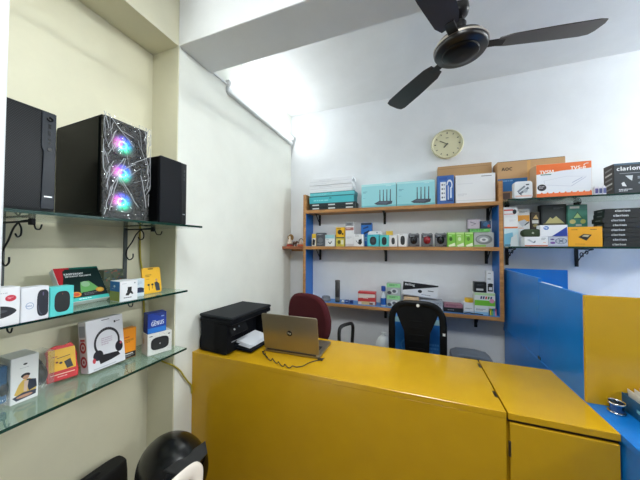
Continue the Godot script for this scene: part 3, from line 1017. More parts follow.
# ---------------------------------------------------------------- chairs
func build_chairs() -> void:
	var black := mat(C(22, 23, 25), 0.5)
	var cloth := textured(C(84, 18, 28), noise_tex(31, 0.2, Color(0.82, 0.8, 0.8), Color(1, 1, 1), 128), 0.95, Vector3(5, 5, 5))
	# office chair facing the counter
	var t := thing("office_chair", "maroon fabric office chair with black loop armrests behind the laptop", "chair", Vector3(-0.850, 0, -2.13), 165.0)
	var rs := []
	for q in [[-0.034, 0.90], [-0.030, 0.97], [-0.014, 1.0], [0.010, 1.0], [0.026, 0.97], [0.032, 0.90]]:
		var ring := []
		for i in 40:
			var a := TAU * i / 40.0
			var cx := cos(a)
			var sy := sin(a)
			var px: float = signf(cx) * pow(absf(cx), 0.62) * 0.222 * q[1]
			var py: float = signf(sy) * pow(absf(sy), 0.62) * 0.215 * q[1]
			px *= 1.0 - 0.14 * clampf(py / 0.215, 0.0, 1.0) - 0.06 * clampf(-py / 0.215, 0.0, 1.0)
			ring.append(Vector3(px, 0.835 + py, q[0] - 0.085 - 0.02 * (px * px) / 0.04 * -1.0 - 0.09 * py))
		rs.append(ring)
	part("backrest", MB.new().rings(rs).mesh(), cloth, t)
	rs = []
	for q in [[0.44, 0.92], [0.45, 0.98], [0.475, 1.0], [0.50, 0.97], [0.505, 0.90]]:
		var ring := []
		for i in 32:
			var a := TAU * i / 32.0
			ring.append(Vector3(signf(cos(a)) * pow(absf(cos(a)), 0.55) * 0.23 * q[1], q[0], 0.13 + signf(sin(a)) * pow(absf(sin(a)), 0.55) * 0.22 * q[1]))
		rs.append(ring)
	part("seat", MB.new().rings(rs).mesh(), cloth, t)
	part("back_support", MB.new().tube(smooth_path([Vector3(0, 0.43, 0.05), Vector3(0, 0.44, -0.10), Vector3(0, 0.55, -0.135), Vector3(0, 0.80, -0.125)]), 0.028, 8, 0.008, Vector3.RIGHT).mesh(), black, t)
	for s in [-1.0, 1.0]:
		var loop := smooth_path([Vector3(0.19 * s, 0.435, 0.02), Vector3(0.265 * s, 0.46, 0.03), Vector3(0.275 * s, 0.62, -0.005), Vector3(0.272 * s, 0.745, -0.005), Vector3(0.272 * s, 0.782, 0.03), Vector3(0.272 * s, 0.778, 0.13), Vector3(0.272 * s, 0.755, 0.22), Vector3(0.27 * s, 0.670, 0.235), Vector3(0.262 * s, 0.46, 0.20), Vector3(0.19 * s, 0.435, 0.20)])
		part("armrest", MB.new().tube(loop, 0.015, 10).mesh(), black, t)
	part("gas_lift", MB.new().lathe([Vector2(0.028, 0.09), Vector2(0.028, 0.26), Vector2(0.018, 0.26), Vector2(0.018, 0.42), Vector2(0.06, 0.43), Vector2(0.06, 0.442), Vector2(0, 0.442)], Transform3D(Basis(), Vector3(0, 0, 0.13)), 18).mesh(), black, t)
	for k in 5:
		var a := TAU * k / 5.0 + 0.3
		var dir := Vector3(cos(a), 0, sin(a))
		var lg := part("base_leg", MB.new().tube([Vector3(0, 0.10, 0.13) , Vector3(0, 0.075, 0.13) + dir * 0.27], 0.016, 8).mesh(), black, t)
		part("caster", MB.new().lathe([Vector2(0, -0.02), Vector2(0.022, -0.02), Vector2(0.027, -0.012), Vector2(0.027, 0.012), Vector2(0.022, 0.02), Vector2(0, 0.02)], Transform3D(Basis(dir.cross(Vector3.UP), PI / 2) * Basis(Vector3.RIGHT, 0.0), Vector3(0, 0.0275, 0.13) + dir * 0.27), 16).mesh(), black, lg)
	# black moulded plastic chair
	var p := thing("plastic_chair", "black moulded plastic chair with slotted back behind the counter", "chair", Vector3(0.012, 0, -1.86), 0.0)
	moulded_chair(p, mat(C(13, 14, 16), 0.34, 0.0, {"metallic_specular": 0.3}), 1.070, 0.192, true)
	part("sticker", MB.new().lathe([Vector2(0, 0), Vector2(0.011, 0), Vector2(0.011, 0.001), Vector2(0, 0.001)], Transform3D(Basis(Vector3.RIGHT, PI / 2 - 0.12), Vector3(0.008, 1.040, -0.083)), 16).mesh(), mat(C(225, 225, 220), 0.5), p)
	part("sticker", bx(Vector3(0.172, 0.862, -0.0575), Vector3(0.016, 0.018, 0.002), 0.0005), mat(C(230, 232, 232), 0.5), p)

# moulded monobloc chair, origin on the floor under the backrest, seat towards +Z
func moulded_chair(p: Node3D, m: Material, top: float, hw: float, slots: bool) -> void:
	var seat_y := 0.46
	var lean := func(y: float) -> float: return -0.02 - 0.14 * (y - seat_y)
	# outer frame of the back: an arch of flat section
	var path := []
	for i in 25:
		var a := PI * i / 24.0
		var cx := cos(a)
		var px := signf(cx) * pow(absf(cx), 0.55) * (hw - 0.022)
		var py := top - 0.165 + pow(sin(a), 0.75) * 0.143
		path.append(Vector3(px, py, lean.call(py)))
	path.push_front(Vector3(hw - 0.028, seat_y, lean.call(seat_y)))
	path.append(Vector3(-hw + 0.028, seat_y, lean.call(seat_y)))
	part("back_frame", MB.new().tube(path, 0.012, 10, 0.024, Vector3(0, 0.14, 1).normalized()).mesh() if false else MB.new().tube(path, 0.023, 10, 0.011, Vector3(0, 0.14, 1).normalized()).mesh(), m, p)
	# central panel with moulded ribs
	var rows := []
	var slope := Basis(Vector3.RIGHT, 0.139)
	var pts := PackedVector2Array([Vector2(-0.072, 0), Vector2(0.072, 0), Vector2(0.076, 0.25), Vector2(0.086, 0.40), Vector2(0.128, 0.495), Vector2(0.144, 0.54), Vector2(0.10, top - seat_y - 0.028), Vector2(0.0, top - seat_y - 0.016), Vector2(-0.10, top - seat_y - 0.028), Vector2(-0.144, 0.54), Vector2(-0.128, 0.495), Vector2(-0.086, 0.40), Vector2(-0.076, 0.25)])
	var bk := part("back_panel", MB.new().prism(pts, 0.010, Transform3D(Basis(Vector3.RIGHT, -0.139), Vector3(0, seat_y, lean.call(seat_y))), 0.003).mesh(), m, p)
	for i in 7:
		var y := 0.20 + i * 0.045
		part("rib", MB.new().box(Vector3(0, seat_y + y * 0.99, lean.call(seat_y + y * 0.99) + 0.006), Vector3(0.10, 0.008, 0.006), 0.002, Basis(Vector3.RIGHT, -0.139)).mesh(), m, bk)
	rows.clear()
	# seat
	var rs := []
	for q in [[seat_y - 0.035, 0.95], [seat_y - 0.02, 1.0], [seat_y - 0.004, 0.99], [seat_y, 0.96]]:
		var ring := []
		for i in 32:
			var a := TAU * i / 32.0
			ring.append(Vector3(signf(cos(a)) * pow(absf(cos(a)), 0.5) * (hw + 0.02) * q[1], q[0], 0.16 + signf(sin(a)) * pow(absf(sin(a)), 0.5) * 0.205 * q[1]))
		rs.append(ring)
	part("seat", MB.new().rings(rs).mesh(), m, p)
	for sx in [-1.0, 1.0]:
		part("leg", MB.new().tube([Vector3(sx * (hw - 0.01), seat_y - 0.02, 0.33), Vector3(sx * (hw + 0.03), 0.0, 0.37)], 0.021, 8).mesh(), m, p)
		part("leg", MB.new().tube([Vector3(sx * (hw - 0.02), seat_y - 0.02, 0.0), Vector3(sx * (hw + 0.02), 0.0, -0.06)], 0.021, 8).mesh(), m, p)
		if not slots:
			pass

# ---------------------------------------------------------------- things on the counters
func build_counter_things() -> void:
	var TOP := 0.8005
	# multifunction printer, outlet towards the laptop
	var p := thing("printer", "black multifunction printer with paper in its outlet tray", "printer", Vector3(-1.130, TOP, -1.445), 86.0)
	var blk := mat(C(12, 15, 21), 0.45, 0.0, {"metallic_specular": 0.25})
	var matte := mat(C(30, 33, 38), 0.6, 0.0, {"metallic_specular": 0.3})
	var W := 0.39
	var H := 0.232
	# lower body as a C shaped side profile: back block, base, upper scanner
	part("body", MB.new().box(Vector3(0, 0.100, -0.045), Vector3(W, 0.192, 0.16), 0.005).box(Vector3(0, 0.022, 0.04), Vector3(W, 0.036, 0.09), 0.004).box(Vector3(-W / 2 + 0.03, 0.1, 0.045), Vector3(0.06, 0.17, 0.11), 0.004).box(Vector3(W / 2 - 0.02, 0.1, 0.045), Vector3(0.04, 0.17, 0.11), 0.004).mesh(), blk, p)
	part("scanner", MB.new().box(Vector3(0, 0.199, 0.0), Vector3(W + 0.004, 0.030, 0.262), 0.006).mesh(), blk, p)
	part("lid", MB.new().box(Vector3(0, 0.223, 0.0), Vector3(W + 0.008, 0.018, 0.268), 0.006).mesh(), matte, p)
	var cp := part("control_panel", MB.new().box(Vector3(-0.11, 0.150, 0.102), Vector3(0.15, 0.070, 0.012), 0.003, Basis(Vector3.RIGHT, -0.5)).mesh(), mat(C(14, 16, 20), 0.3, 0.0, {"metallic_specular": 0.3}), p)
	for q in [[-0.15, 0.150, C(176, 178, 180)], [-0.11, 0.158, C(80, 90, 100)], [-0.085, 0.142, C(200, 204, 196)], [-0.17, 0.128, C(90, 96, 104)]]:
		part("button", MB.new().lathe([Vector2(0, 0), Vector2(0.006, 0), Vector2(0.006, 0.003), Vector2(0, 0.003)], Transform3D(Basis(Vector3.RIGHT, PI / 2 - 0.5), Vector3(q[0], q[1], 0.109)), 14).mesh(), mat(q[2], 0.4), cp)
	part("badge", bx(Vector3(-0.145, 0.075, 0.1005), Vector3(0.036, 0.006, 0.001), 0.0), mat(C(150, 156, 166), 0.4), p)
	part("outlet_tray", MB.new().box(Vector3(0.015, 0.014, 0.135), Vector3(0.25, 0.010, 0.14), 0.003).mesh(), blk, p)
	var paper := thing("paper_stack", "white paper sheets lying in the printer outlet tray", "paper", p.transform * Vector3(0.015, 0.0195, 0.120), 86.0)
	for i in 3:
		var pr := part("sheet", MB.new().box(Vector3(i * 0.004, 0.003 + i * 0.009, -0.004 * i), Vector3(0.205, 0.0015, 0.115), 0.0, Basis(Vector3.RIGHT, 0.10 + 0.04 * i) * Basis(Vector3.UP, 0.03 * i)).mesh(), mat(C(232, 236, 242), 0.6), paper)
		pr.position.y += 0.006
	var pc := part("power_cable", MB.new().tube(smooth_path([Vector3(-0.12, 0.08, -0.124), Vector3(-0.155, 0.085, -0.150), Vector3(-0.18, 0.07, -0.140), Vector3(-0.185, 0.02, -0.135), Vector3(-0.17, 0.005, -0.132)]), 0.004, 7).mesh(), blk, p)
	pc.name = "power_cable"
	# laptop, back of the lid to the camera
	var l := thing("laptop", "open silver laptop seen from behind its lid on yellow counter", "laptop", Vector3(-0.7055, TOP, -1.52), 181.5)
	var silver := mat(C(156, 147, 128), 0.32, 0.85)
	var w := 0.362
	var d := 0.245
	# in this frame the keyboard front is at +Z after the half turn (towards the back wall)
	var base := part("base", MB.new().prism(rounded(w, d, 0.012), 0.018, Transform3D(Basis(Vector3.RIGHT, -PI / 2), Vector3(0, 0.011, 0)), 0.003).mesh(), silver, l)
	part("foot_rail", bx(Vector3(0, 0.001, 0), Vector3(w * 0.8, 0.002, d * 0.8), 0.0), mat(C(20, 20, 20), 0.8), base)
	part("keyboard", MB.new().box(Vector3(0, 0.0202, -0.035), Vector3(w * 0.86, 0.0008, 0.10), 0.0).mesh(), mat(C(30, 31, 33), 0.5), base)
	var keys := MB.new()
	for r in 5:
		for c in 15:
			keys.box(Vector3(-w * 0.40 + c * (w * 0.80 / 14.0), 0.0216, -0.076 + r * 0.0195), Vector3(0.0175, 0.0022, 0.0155), 0.0006)
	var kk := part("keys", keys.mesh(), mat(C(20, 21, 23), 0.45), base)
	kk.set_meta("kind", "stuff")
	part("touchpad", bx(Vector3(0, 0.0203, 0.072), Vector3(0.105, 0.0006, 0.062), 0.0), mat(C(160, 154, 140), 0.25, 0.7), base)
	var lid := Node3D.new()
	lid.name = "lid"
	l.add_child(lid)
	lid.position = Vector3(0, 0.020, -d / 2 + 0.004)
	lid.rotation_degrees.x = -11.0
	part("shell", MB.new().prism(rounded(w, 0.232, 0.012), 0.007, Transform3D(Basis(), Vector3(0, 0.116, 0)), 0.002).mesh(), silver, lid)
	part("screen", bx(Vector3(0, 0.118, 0.0038), Vector3(w - 0.016, 0.212, 0.0006), 0.0), mat(C(14, 15, 17), 0.12), lid)
	part("logo", MB.new().lathe([Vector2(0, 0), Vector2(0.0175, 0), Vector2(0.0175, 0.0006), Vector2(0, 0.0006)], Transform3D(Basis(Vector3.RIGHT, -PI / 2), Vector3(0, 0.120, -0.0034)), 32).mesh(), mat(C(34, 33, 32), 0.2), lid)
	lettering("hp", 0.021, Vector3(0, 0.1195, -0.0044), C(176, 168, 150), lid, Vector3(0, 180, 0))
	part("hinge", MB.new().tube([Vector3(-w / 2 + 0.02, 0.019, -d / 2 + 0.002), Vector3(w / 2 - 0.02, 0.019, -d / 2 + 0.002)], 0.006, 10).mesh(), mat(C(36, 35, 34), 0.4), l)
	# coiled mouse cord
	var pts := []
	var path := smooth_path([Vector3(-0.876, 0, -1.386), Vector3(-0.868, 0, -1.35), Vector3(-0.835, 0, -1.325), Vector3(-0.80, 0, -1.292), Vector3(-0.745, 0, -1.272), Vector3(-0.69, 0, -1.248), Vector3(-0.64, 0, -1.240), Vector3(-0.60, 0, -1.268), Vector3(-0.575, 0, -1.290), Vector3(-0.56, 0, -1.335), Vector3(-0.535, 0, -1.372), Vector3(-0.515, 0, -1.392), Vector3(-0.498, 0, -1.425)], 14)
	for i in path.size():
		var f := float(i) / path.size()
		var amp := 0.010 * clampf(1.0 - (f - 0.48) * 8.0, 0.0, 1.0) * clampf(f * 12.0, 0.0, 1.0)
		var ph := i * 0.5
		pts.append(path[i] + Vector3(cos(ph) * amp * 0.7, TOP + 0.0035 + amp + sin(ph) * amp, sin(ph + 0.8) * amp * 0.6))
	var cord := thing("coiled_cord", "thin black coiled cord trailing on the counter before the laptop", "cord", Vector3.ZERO)
	part("wire", MB.new().tube(pts, 0.0026, 6).mesh(), mat(C(28, 20, 20), 0.5), cord)
	part("plug", bx(Vector3(-0.512, TOP + 0.006, -1.395), Vector3(0.03, 0.011, 0.018), 0.003), mat(C(22, 22, 24), 0.4), cord)
	# steel rimmed dish on the blue ledge
	var r := thing("steel_dish", "small round dish with two chrome rims on the blue ledge", "dish", Vector3(0.752, TOP, -1.378))
	r.scale = Vector3(0.85, 0.9, 0.85)
	var chrome := mat(C(214, 214, 216), 0.1, 1.0)
	part("bowl", MB.new().lathe([Vector2(0, 0.002), Vector2(0.024, 0.002), Vector2(0.026, 0.006), Vector2(0.023, 0.024), Vector2(0.029, 0.046), Vector2(0.027, 0.046), Vector2(0.021, 0.024), Vector2(0.023, 0.008), Vector2(0, 0.007)], Transform3D(), 32, 0.5).mesh(), mat(C(120, 134, 150), 0.15, 0.9), r)
	for q in [[0.030, 0.045, 0.0045], [0.027, 0.0045, 0.0045]]:
		var rg := []
		for i in 32: rg.append(Vector3(cos(TAU * i / 32.0) * q[0], q[1], sin(TAU * i / 32.0) * q[0]))
		part("rim", MB.new().tube(rg, q[2], 8, q[2], Vector3.UP, true).mesh(), chrome, r)
	# blue file box with papers
	var b := thing("file_box", "dark teal file box with papers standing on the blue ledge", "box", Vector3(0.846, TOP, -1.352))
	var teal := mat(C(22, 88, 128), 0.4)
	part("box_shell", MB.new().box(Vector3(-0.051, 0.033, 0), Vector3(0.004, 0.066, 0.15), 0.001).box(Vector3(0.051, 0.033, 0), Vector3(0.004, 0.066, 0.15), 0.001).box(Vector3(0, 0.033, 0.073), Vector3(0.1, 0.066, 0.004), 0.001).box(Vector3(0, 0.033, -0.073), Vector3(0.1, 0.066, 0.004), 0.001).box(Vector3(0, 0.002, 0), Vector3(0.1, 0.004, 0.146), 0.001).mesh(), teal, b)
	for i in 5:
		part("sheet", MB.new().box(Vector3(-0.034 + i * 0.016, 0.046 + 0.004 * (i % 3), 0.004 * (i % 2)), Vector3(0.0016, 0.080, 0.132), 0.0, Basis(Vector3.BACK, 0.10 - 0.05 * i)).mesh(), mat(C(230, 228, 222) if i != 2 else C(216, 170, 150), 0.6), b)
	part("label_patch", bx(Vector3(-0.0535, 0.034, 0.02), Vector3(0.0008, 0.012, 0.03), 0.0), mat(C(120, 180, 190), 0.4), b)

# ---------------------------------------------------------------- clock
func build_clock() -> void:
	var o := thing("wall_clock", "round cream wall clock above the shelving unit", "clock", Vector3(0.284, 2.394, -DB + 0.0005))
	var rot := Transform3D(Basis(Vector3.RIGHT, PI / 2), Vector3.ZERO)
	part("case", MB.new().lathe([Vector2(0, 0), Vector2(0.126, 0), Vector2(0.134, 0.012), Vector2(0.134, 0.026), Vector2(0.127, 0.034), Vector2(0.118, 0.030), Vector2(0.116, 0.022), Vector2(0, 0.022)], rot, 48, 0.6).mesh(), mat(C(216, 212, 178), 0.4), o)
	part("dial", MB.new().lathe([Vector2(0, 0), Vector2(0.115, 0), Vector2(0.115, 0.001), Vector2(0, 0.001)], Transform3D(rot.basis, Vector3(0, 0, 0.022)), 48).mesh(), mat(C(222, 218, 184), 0.5), o)
	var dark := mat(C(96, 100, 86), 0.5)
	for k in 12:
		var a := TAU * k / 12.0
		part("hour_mark", MB.new().box(Vector3(sin(a) * 0.100, cos(a) * 0.100, 0.0238), Vector3(0.007 if k % 3 else 0.010, 0.014, 0.001), 0.0, Basis(Vector3.BACK, -a)).mesh(), dark, o)
	for q in [[-62.0, 0.078, 0.006, 0.0255], [-137.0, 0.050, 0.011, 0.0268]]:
		var a := deg_to_rad(q[0])
		part("hand", MB.new().box(Vector3(sin(a), cos(a), 0) * (q[1] / 2 - 0.008) + Vector3(0, 0, q[3]), Vector3(q[2], q[1], 0.001), 0.0, Basis(Vector3.BACK, -a)).mesh(), dark, o)
	part("hand_cap", MB.new().lathe([Vector2(0, 0), Vector2(0.007, 0), Vector2(0.007, 0.005), Vector2(0, 0.006)], Transform3D(rot.basis, Vector3(0, 0, 0.023)), 16).mesh(), dark, o)
	part("maker_mark", bx(Vector3(0, 0.056, 0.0235), Vector3(0.022, 0.006, 0.0008), 0.0), mat(C(120, 122, 104), 0.5), o)

# ---------------------------------------------------------------- stock on the left glass shelves
func left_at(front_x: float, y: float, d_mid: float, depth: float, turn := 90.0) -> Vector3:
	var n := Vector3(sin(deg_to_rad(turn)), 0, cos(deg_to_rad(turn)))
	return Vector3(front_x, y, -d_mid) - n * depth / 2.0

func stock_left_shelves() -> void:
	var K := C(26, 28, 32)
	var W := C(232, 234, 238)
	# --- middle shelf
	var a := Art.new(160, 200, W)
	a.small_print(0.45, 0.12, 0.45, 0.05, 1, C(190, 194, 200), 3).ell(0.79, 0.28, 0.13, 0.085, C(196, 44, 66)).small_print(0.72, 0.25, 0.14, 0.06, 2, C(240, 170, 180), 5)
	a.ell(0.46, 0.63, 0.47, 0.17, C(40, 42, 48), 1.7).ell(0.42, 0.61, 0.30, 0.05, C(72, 76, 84))
	carton("mouse_box", "white mouse box with red round badge on middle recess shelf", 0.094, 0.119, 0.06, left_at(-1.183, S2, 0.3895, 0.06), 90, W, a, "mouse boxes in the recess")
	a = Art.new(200, 200, C(228, 231, 238))
	a.ell(0.29, 0.54, 0.15, 0.10, C(120, 150, 190)).ell(0.29, 0.54, 0.13, 0.085, C(228, 231, 238))
	a.ell(0.79, 0.50, 0.235, 0.41, C(38, 42, 54), 3.2).rect(0.785, 0.12, 0.012, 0.3, C(22, 24, 30)).ell(0.792, 0.22, 0.028, 0.06, C(96, 84, 120)).arc(0.79, 0.5, 0.19, 0.36, 100, 170, 0.02, C(84, 90, 106))
	var o := carton("mouse_box", "white mouse box with blue ring logo and large slate mouse", 0.0675, 0.111, 0.05, left_at(-1.185, S2, 0.4725, 0.05), 90, C(226, 229, 236), a, "mouse boxes in the recess")
	lettering("DELL", 0.0135, Vector3(-0.0142, 0.0510, 0.0262), C(110, 142, 188), o)
	a = Art.new(140, 200, C(88, 208, 206))
	a.ell(0.5, 0.52, 0.345, 0.37, C(28, 32, 34), 3.0).ell(0.5, 0.52, 0.30, 0.33, C(36, 40, 42), 3.0).rect(0.49, 0.22, 0.02, 0.05, C(170, 60, 60))
	carton("mouse_box", "turquoise mouse box with rounded black mouse picture", 0.066, 0.103, 0.045, left_at(-1.183, S2, 0.5410, 0.045, 90), 90, C(88, 208, 206), a, "mouse boxes in the recess")
	# leaning green software pack
	o = thing("software_box", "dark green software box with red corner leaning on middle shelf", "box", Vector3(-1.322, S2, -0.682))
	o.rotation_degrees = Vector3(-36, 90, 0)
	var w := 0.158
	var h := 0.168
	part("body", bx(Vector3(0, h / 2, 0.015), Vector3(w, h, 0.03), 0.0015), mat(C(226, 230, 230), 0.4), o)
	a = Art.new(256, 256, C(12, 42, 40))
	a.rect(0, 0, 1, 0.05, C(26, 110, 92)).rect(0, 0, 0.33, 0.05, C(190, 40, 52)).poly([Vector2(0, 0), Vector2(0.24, 0), Vector2(0.20, 0.12), Vector2(0.08, 0.48), Vector2(0, 0.5)], C(190, 40, 52)).poly([Vector2(0.17, 0.10), Vector2(0.3, 0.05), Vector2(1, 0.05), Vector2(1, 0.9), Vector2(0.05, 0.9)], C(14, 40, 40))
	a.poly([Vector2(0.38, 0.78), Vector2(0.46, 0.46), Vector2(0.66, 0.44), Vector2(0.86, 0.72)], C(104, 168, 96)).ell(0.56, 0.53, 0.10, 0.085, C(150, 190, 150)).rect(0.42, 0.76, 0.5, 0.14, C(30, 30, 36)).small_print(0.45, 0.79, 0.3, 0.08, 2, C(120, 120, 130), 4)
	a.ell(0.28, 0.80, 0.11, 0.075, C(222, 150, 60)).ell(0.28, 0.80, 0.07, 0.045, C(206, 84, 60)).ell(0.84, 0.74, 0.10, 0.07, C(226, 160, 60)).ell(0.84, 0.74, 0.06, 0.04, C(230, 190, 80)).rect(0, 0.90, 1, 0.10, C(70, 190, 182)).small_print(0.3, 0.93, 0.4, 0.05, 1, C(230, 240, 240), 6)
	print_sheet("front_print", w - 0.003, h - 0.003, a, o, Vector3(0, h / 2, 0.0305), 0.35)
	lettering("KASPERSKY", 0.066, Vector3(-0.018, h * 0.795, 0.0315), C(236, 240, 240), o)
	lettering("INTERNET SECURITY", 0.092, Vector3(-0.004, h * 0.725, 0.0315), C(228, 234, 234), o)
	a = Art.new(128, 128, C(92, 104, 84))
	var r := RandomNumberGenerator.new()
	r.seed = 9
	for i in 60:
		a.ell(r.randf(), r.randf(), r.randf_range(0.03, 0.1), r.randf_range(0.02, 0.06), [C(70, 84, 66), C(120, 130, 104), C(150, 90, 78), C(80, 100, 110)][i % 4])
	carton("camouflage_box", "olive mottled box standing behind the webcam box", 0.092, 0.128, 0.05, left_at(-1.425, S2, 0.851, 0.05), 90, C(84, 96, 78), a)
	a = Art.new(160, 200, W)
	a.small_print(0.1, 0.1, 0.35, 0.05, 1, C(160, 166, 176), 2).rect(0.8, 0.08, 0.08, 0.06, C(120, 130, 140)).rect(0.42, 0.30, 0.24, 0.18, K).ell(0.5, 0.52, 0.12, 0.10, K).poly([Vector2(0.30, 0.72), Vector2(0.34, 0.60), Vector2(0.62, 0.46), Vector2(0.76, 0.66), Vector2(0.70, 0.70), Vector2(0.58, 0.62), Vector2(0.48, 0.74)], K).small_print(0.2, 0.82, 0.62, 0.08, 1, C(90, 94, 100), 7)
	o = carton("webcam_box", "white webcam box with blue and olive side panel", 0.072, 0.090, 0.082, left_at(-1.213, S2, 0.788, 0.082, 84), 84, W, a)
	var sa := Art.new(100, 160, C(24, 112, 186))
	sa.rect(0, 0.5, 1, 0.5, C(150, 150, 40)).ell(0.46, 0.25, 0.10, 0.06, C(200, 224, 240)).small_print(0.2, 0.36, 0.5, 0.06, 1, C(120, 176, 220), 3)
	print_sheet("side_print", 0.079, 0.087, sa, o, Vector3(-0.0365, 0.045, 0), 0.4, -90)
	a = Art.new(120, 160, C(206, 220, 230))
	a.rect(0, 0.55, 1, 0.25, C(40, 70, 110)).ell(0.6, 0.62, 0.4, 0.13, C(22, 36, 70)).small_print(0.1, 0.15, 0.7, 0.2, 3, C(150, 170, 190), 9)
	carton("small_blue_box", "small pale blue box squeezed between webcam box and yellow pack", 0.050, 0.086, 0.03, left_at(-1.266, S2, 0.868, 0.03, 80), 80, C(206, 220, 230), a)
	# yellow hang pack with hole
	o = thing("earphone_pack", "yellow earphone blister pack with rounded top on middle shelf", "pack", Vector3(-1.284, S2 + 0.001, -0.950))
	o.rotation_degrees = Vector3(-8, 88, 0)
	part("card", MB.new().prism(rounded(0.098, 0.134, 0.012), 0.006, Transform3D(Basis(), Vector3(0, 0.067, 0.003)), 0.001).mesh(), mat(C(232, 178, 30), 0.4), o)
	a = Art.new(160, 220, C(236, 182, 28))
	a.small_print(0.14, 0.24, 0.34, 0.12, 2, C(150, 110, 20), 3).small_print(0.14, 0.42, 0.3, 0.05, 1, C(190, 140, 20), 6).line(0.3, 0.66, 0.3, 0.9, 0.03, K).line(0.5, 0.66, 0.48, 0.84, 0.03, K).ell(0.28, 0.67, 0.07, 0.04, K).ell(0.50, 0.67, 0.07, 0.04, K).poly([Vector2(0.62, 0.60), Vector2(0.78, 0.56), Vector2(0.92, 0.66), Vector2(0.94, 0.96), Vector2(0.70, 0.96)], C(32, 44, 62)).ell(0.76, 0.50, 0.07, 0.06, C(190, 140, 110))
	print_sheet("front_print", 0.088, 0.122, a, o, Vector3(0, 0.066, 0.0066), 0.35)
	part("hang_slot", bx(Vector3(-0.004, 0.1265, 0.0064), Vector3(0.026, 0.005, 0.001), 0.0), mat(C(60, 44, 12), 0.7), o)
	# --- bottom shelf
	o = thing("headphone_pack", "clear headphone box with white sleeve picturing a seated man", "pack", left_at(-1.344, S3, 0.517, 0.10, 90), 90)
	o.scale = Vector3(1.1, 1.02, 1.0)
	w = 0.150
	part("shell", bx(Vector3(0, 0.075, 0), Vector3(w, 0.150, 0.086), 0.002), glass(C(210, 226, 230), 0.10), o)
	part("inner_tray", bx(Vector3(-0.054, 0.078, 0.0), Vector3(0.034, 0.128, 0.07), 0.004), mat(C(24, 84, 130), 0.4), o)
	for sx in [-1.0, 1.0]:
		var cup := part("ear_cup", MB.new().lathe([Vector2(0.0, 0), Vector2(0.024, 0), Vector2(0.038, 0.006), Vector2(0.041, 0.018), Vector2(0.036, 0.028), Vector2(0, 0.030)], Transform3D(Basis(Vector3.BACK, -PI / 2 * sx), Vector3(0.030 * sx, 0.06, 0.0)), 28, 0.4).mesh(), mat(C(24, 25, 28), 0.4), o)
		part("chrome_ring", MB.new().lathe([Vector2(0.026, 0.029), Vector2(0.030, 0.0315), Vector2(0.026, 0.032)], Transform3D(Basis(Vector3.BACK, -PI / 2 * sx), Vector3(0.030 * sx, 0.06, 0.0)), 28).mesh(), mat(C(176, 180, 184), 0.2, 0.9), cup)
	var band := []
	for i in 13:
		var t := PI * i / 12.0
		band.append(Vector3(cos(t) * 0.056, 0.070 + sin(t) * 0.068, 0.0))
	part("headband", MB.new().tube(band, 0.009, 8, 0.005, Vector3.BACK).mesh(), mat(C(26, 27, 30), 0.5), o)
	part("sleeve", bx(Vector3(-0.002, 0.080, 0), Vector3(0.066, 0.161, 0.094), 0.0015), mat(C(226, 228, 228), 0.5), o)
	a = Art.new(140, 340, C(228, 230, 230))
	a.ell(0.5, 0.17, 0.08, 0.02, C(50, 52, 56)).small_print(0.3, 0.24, 0.5, 0.025, 1, C(176, 180, 186), 2).ell(0.52, 0.43, 0.17, 0.05, C(30, 32, 42)).ell(0.53, 0.475, 0.12, 0.045, C(196, 148, 120))
	a.poly([Vector2(0.28, 0.60), Vector2(0.42, 0.52), Vector2(0.66, 0.52), Vector2(0.90, 0.60), Vector2(0.94, 0.80), Vector2(0.70, 0.88), Vector2(0.30, 0.88), Vector2(0.12, 0.80)], C(214, 178, 92)).poly([Vector2(0.56, 0.52), Vector2(0.92, 0.58), Vector2(0.96, 0.76), Vector2(0.66, 0.80), Vector2(0.58, 0.66)], C(44, 52, 70)).poly([Vector2(0.48, 0.55), Vector2(0.64, 0.56), Vector2(0.58, 0.80), Vector2(0.46, 0.78)], C(216, 190, 172)).poly([Vector2(0.06, 0.86), Vector2(0.44, 0.80), Vector2(0.94, 0.82), Vector2(0.92, 0.92), Vector2(0.2, 0.95)], C(58, 64, 82)).ell(0.5, 0.88, 0.30, 0.03, C(200, 150, 124))
	print_sheet("front_print", 0.063, 0.158, a, o, Vector3(-0.002, 0.080, 0.0475), 0.4)
	# yellow and red pack
	o = thing("cable_pack", "yellow and red wavy edged hang pack beside headphone boxes", "pack", Vector3(-1.405, S3 + 0.001, -0.648))
	o.rotation_degrees = Vector3(-16, 76, 0)
	o.scale = Vector3(1.08, 1.03, 1.0)
	var pk := PackedVector2Array([Vector2(-0.044, 0.002), Vector2(0.042, 0.002), Vector2(0.045, 0.03), Vector2(0.041, 0.06), Vector2(0.043, 0.09), Vector2(0.036, 0.125), Vector2(0.026, 0.142), Vector2(0.006, 0.136), Vector2(-0.016, 0.140), Vector2(-0.038, 0.132), Vector2(-0.046, 0.120), Vector2(-0.042, 0.09), Vector2(-0.046, 0.05)])
	part("card", MB.new().prism(pk, 0.026, Transform3D(Basis(), Vector3(0, 0, 0.013)), 0.002).mesh(), mat(C(214, 34, 38), 0.4), o)
	a = Art.new(160, 256, C(240, 186, 24))
	a.rect(0, 0.70, 1, 0.3, C(200, 30, 36)).rect(0.05, 0.80, 0.9, 0.025, C(240, 210, 180)).small_print(0.3, 0.88, 0.5, 0.05, 1, C(240, 200, 190), 4).small_print(0.12, 0.22, 0.35, 0.06, 1, C(180, 60, 30), 3).ell(0.30, 0.42, 0.05, 0.03, C(120, 40, 30)).ell(0.44, 0.46, 0.06, 0.035, C(60, 40, 36)).poly([Vector2(0.56, 0.44), Vector2(0.80, 0.38), Vector2(0.90, 0.66), Vector2(0.66, 0.68)], C(40, 40, 44)).line(0.3, 0.3, 0.8, 0.26, 0.02, C(120, 60, 30))
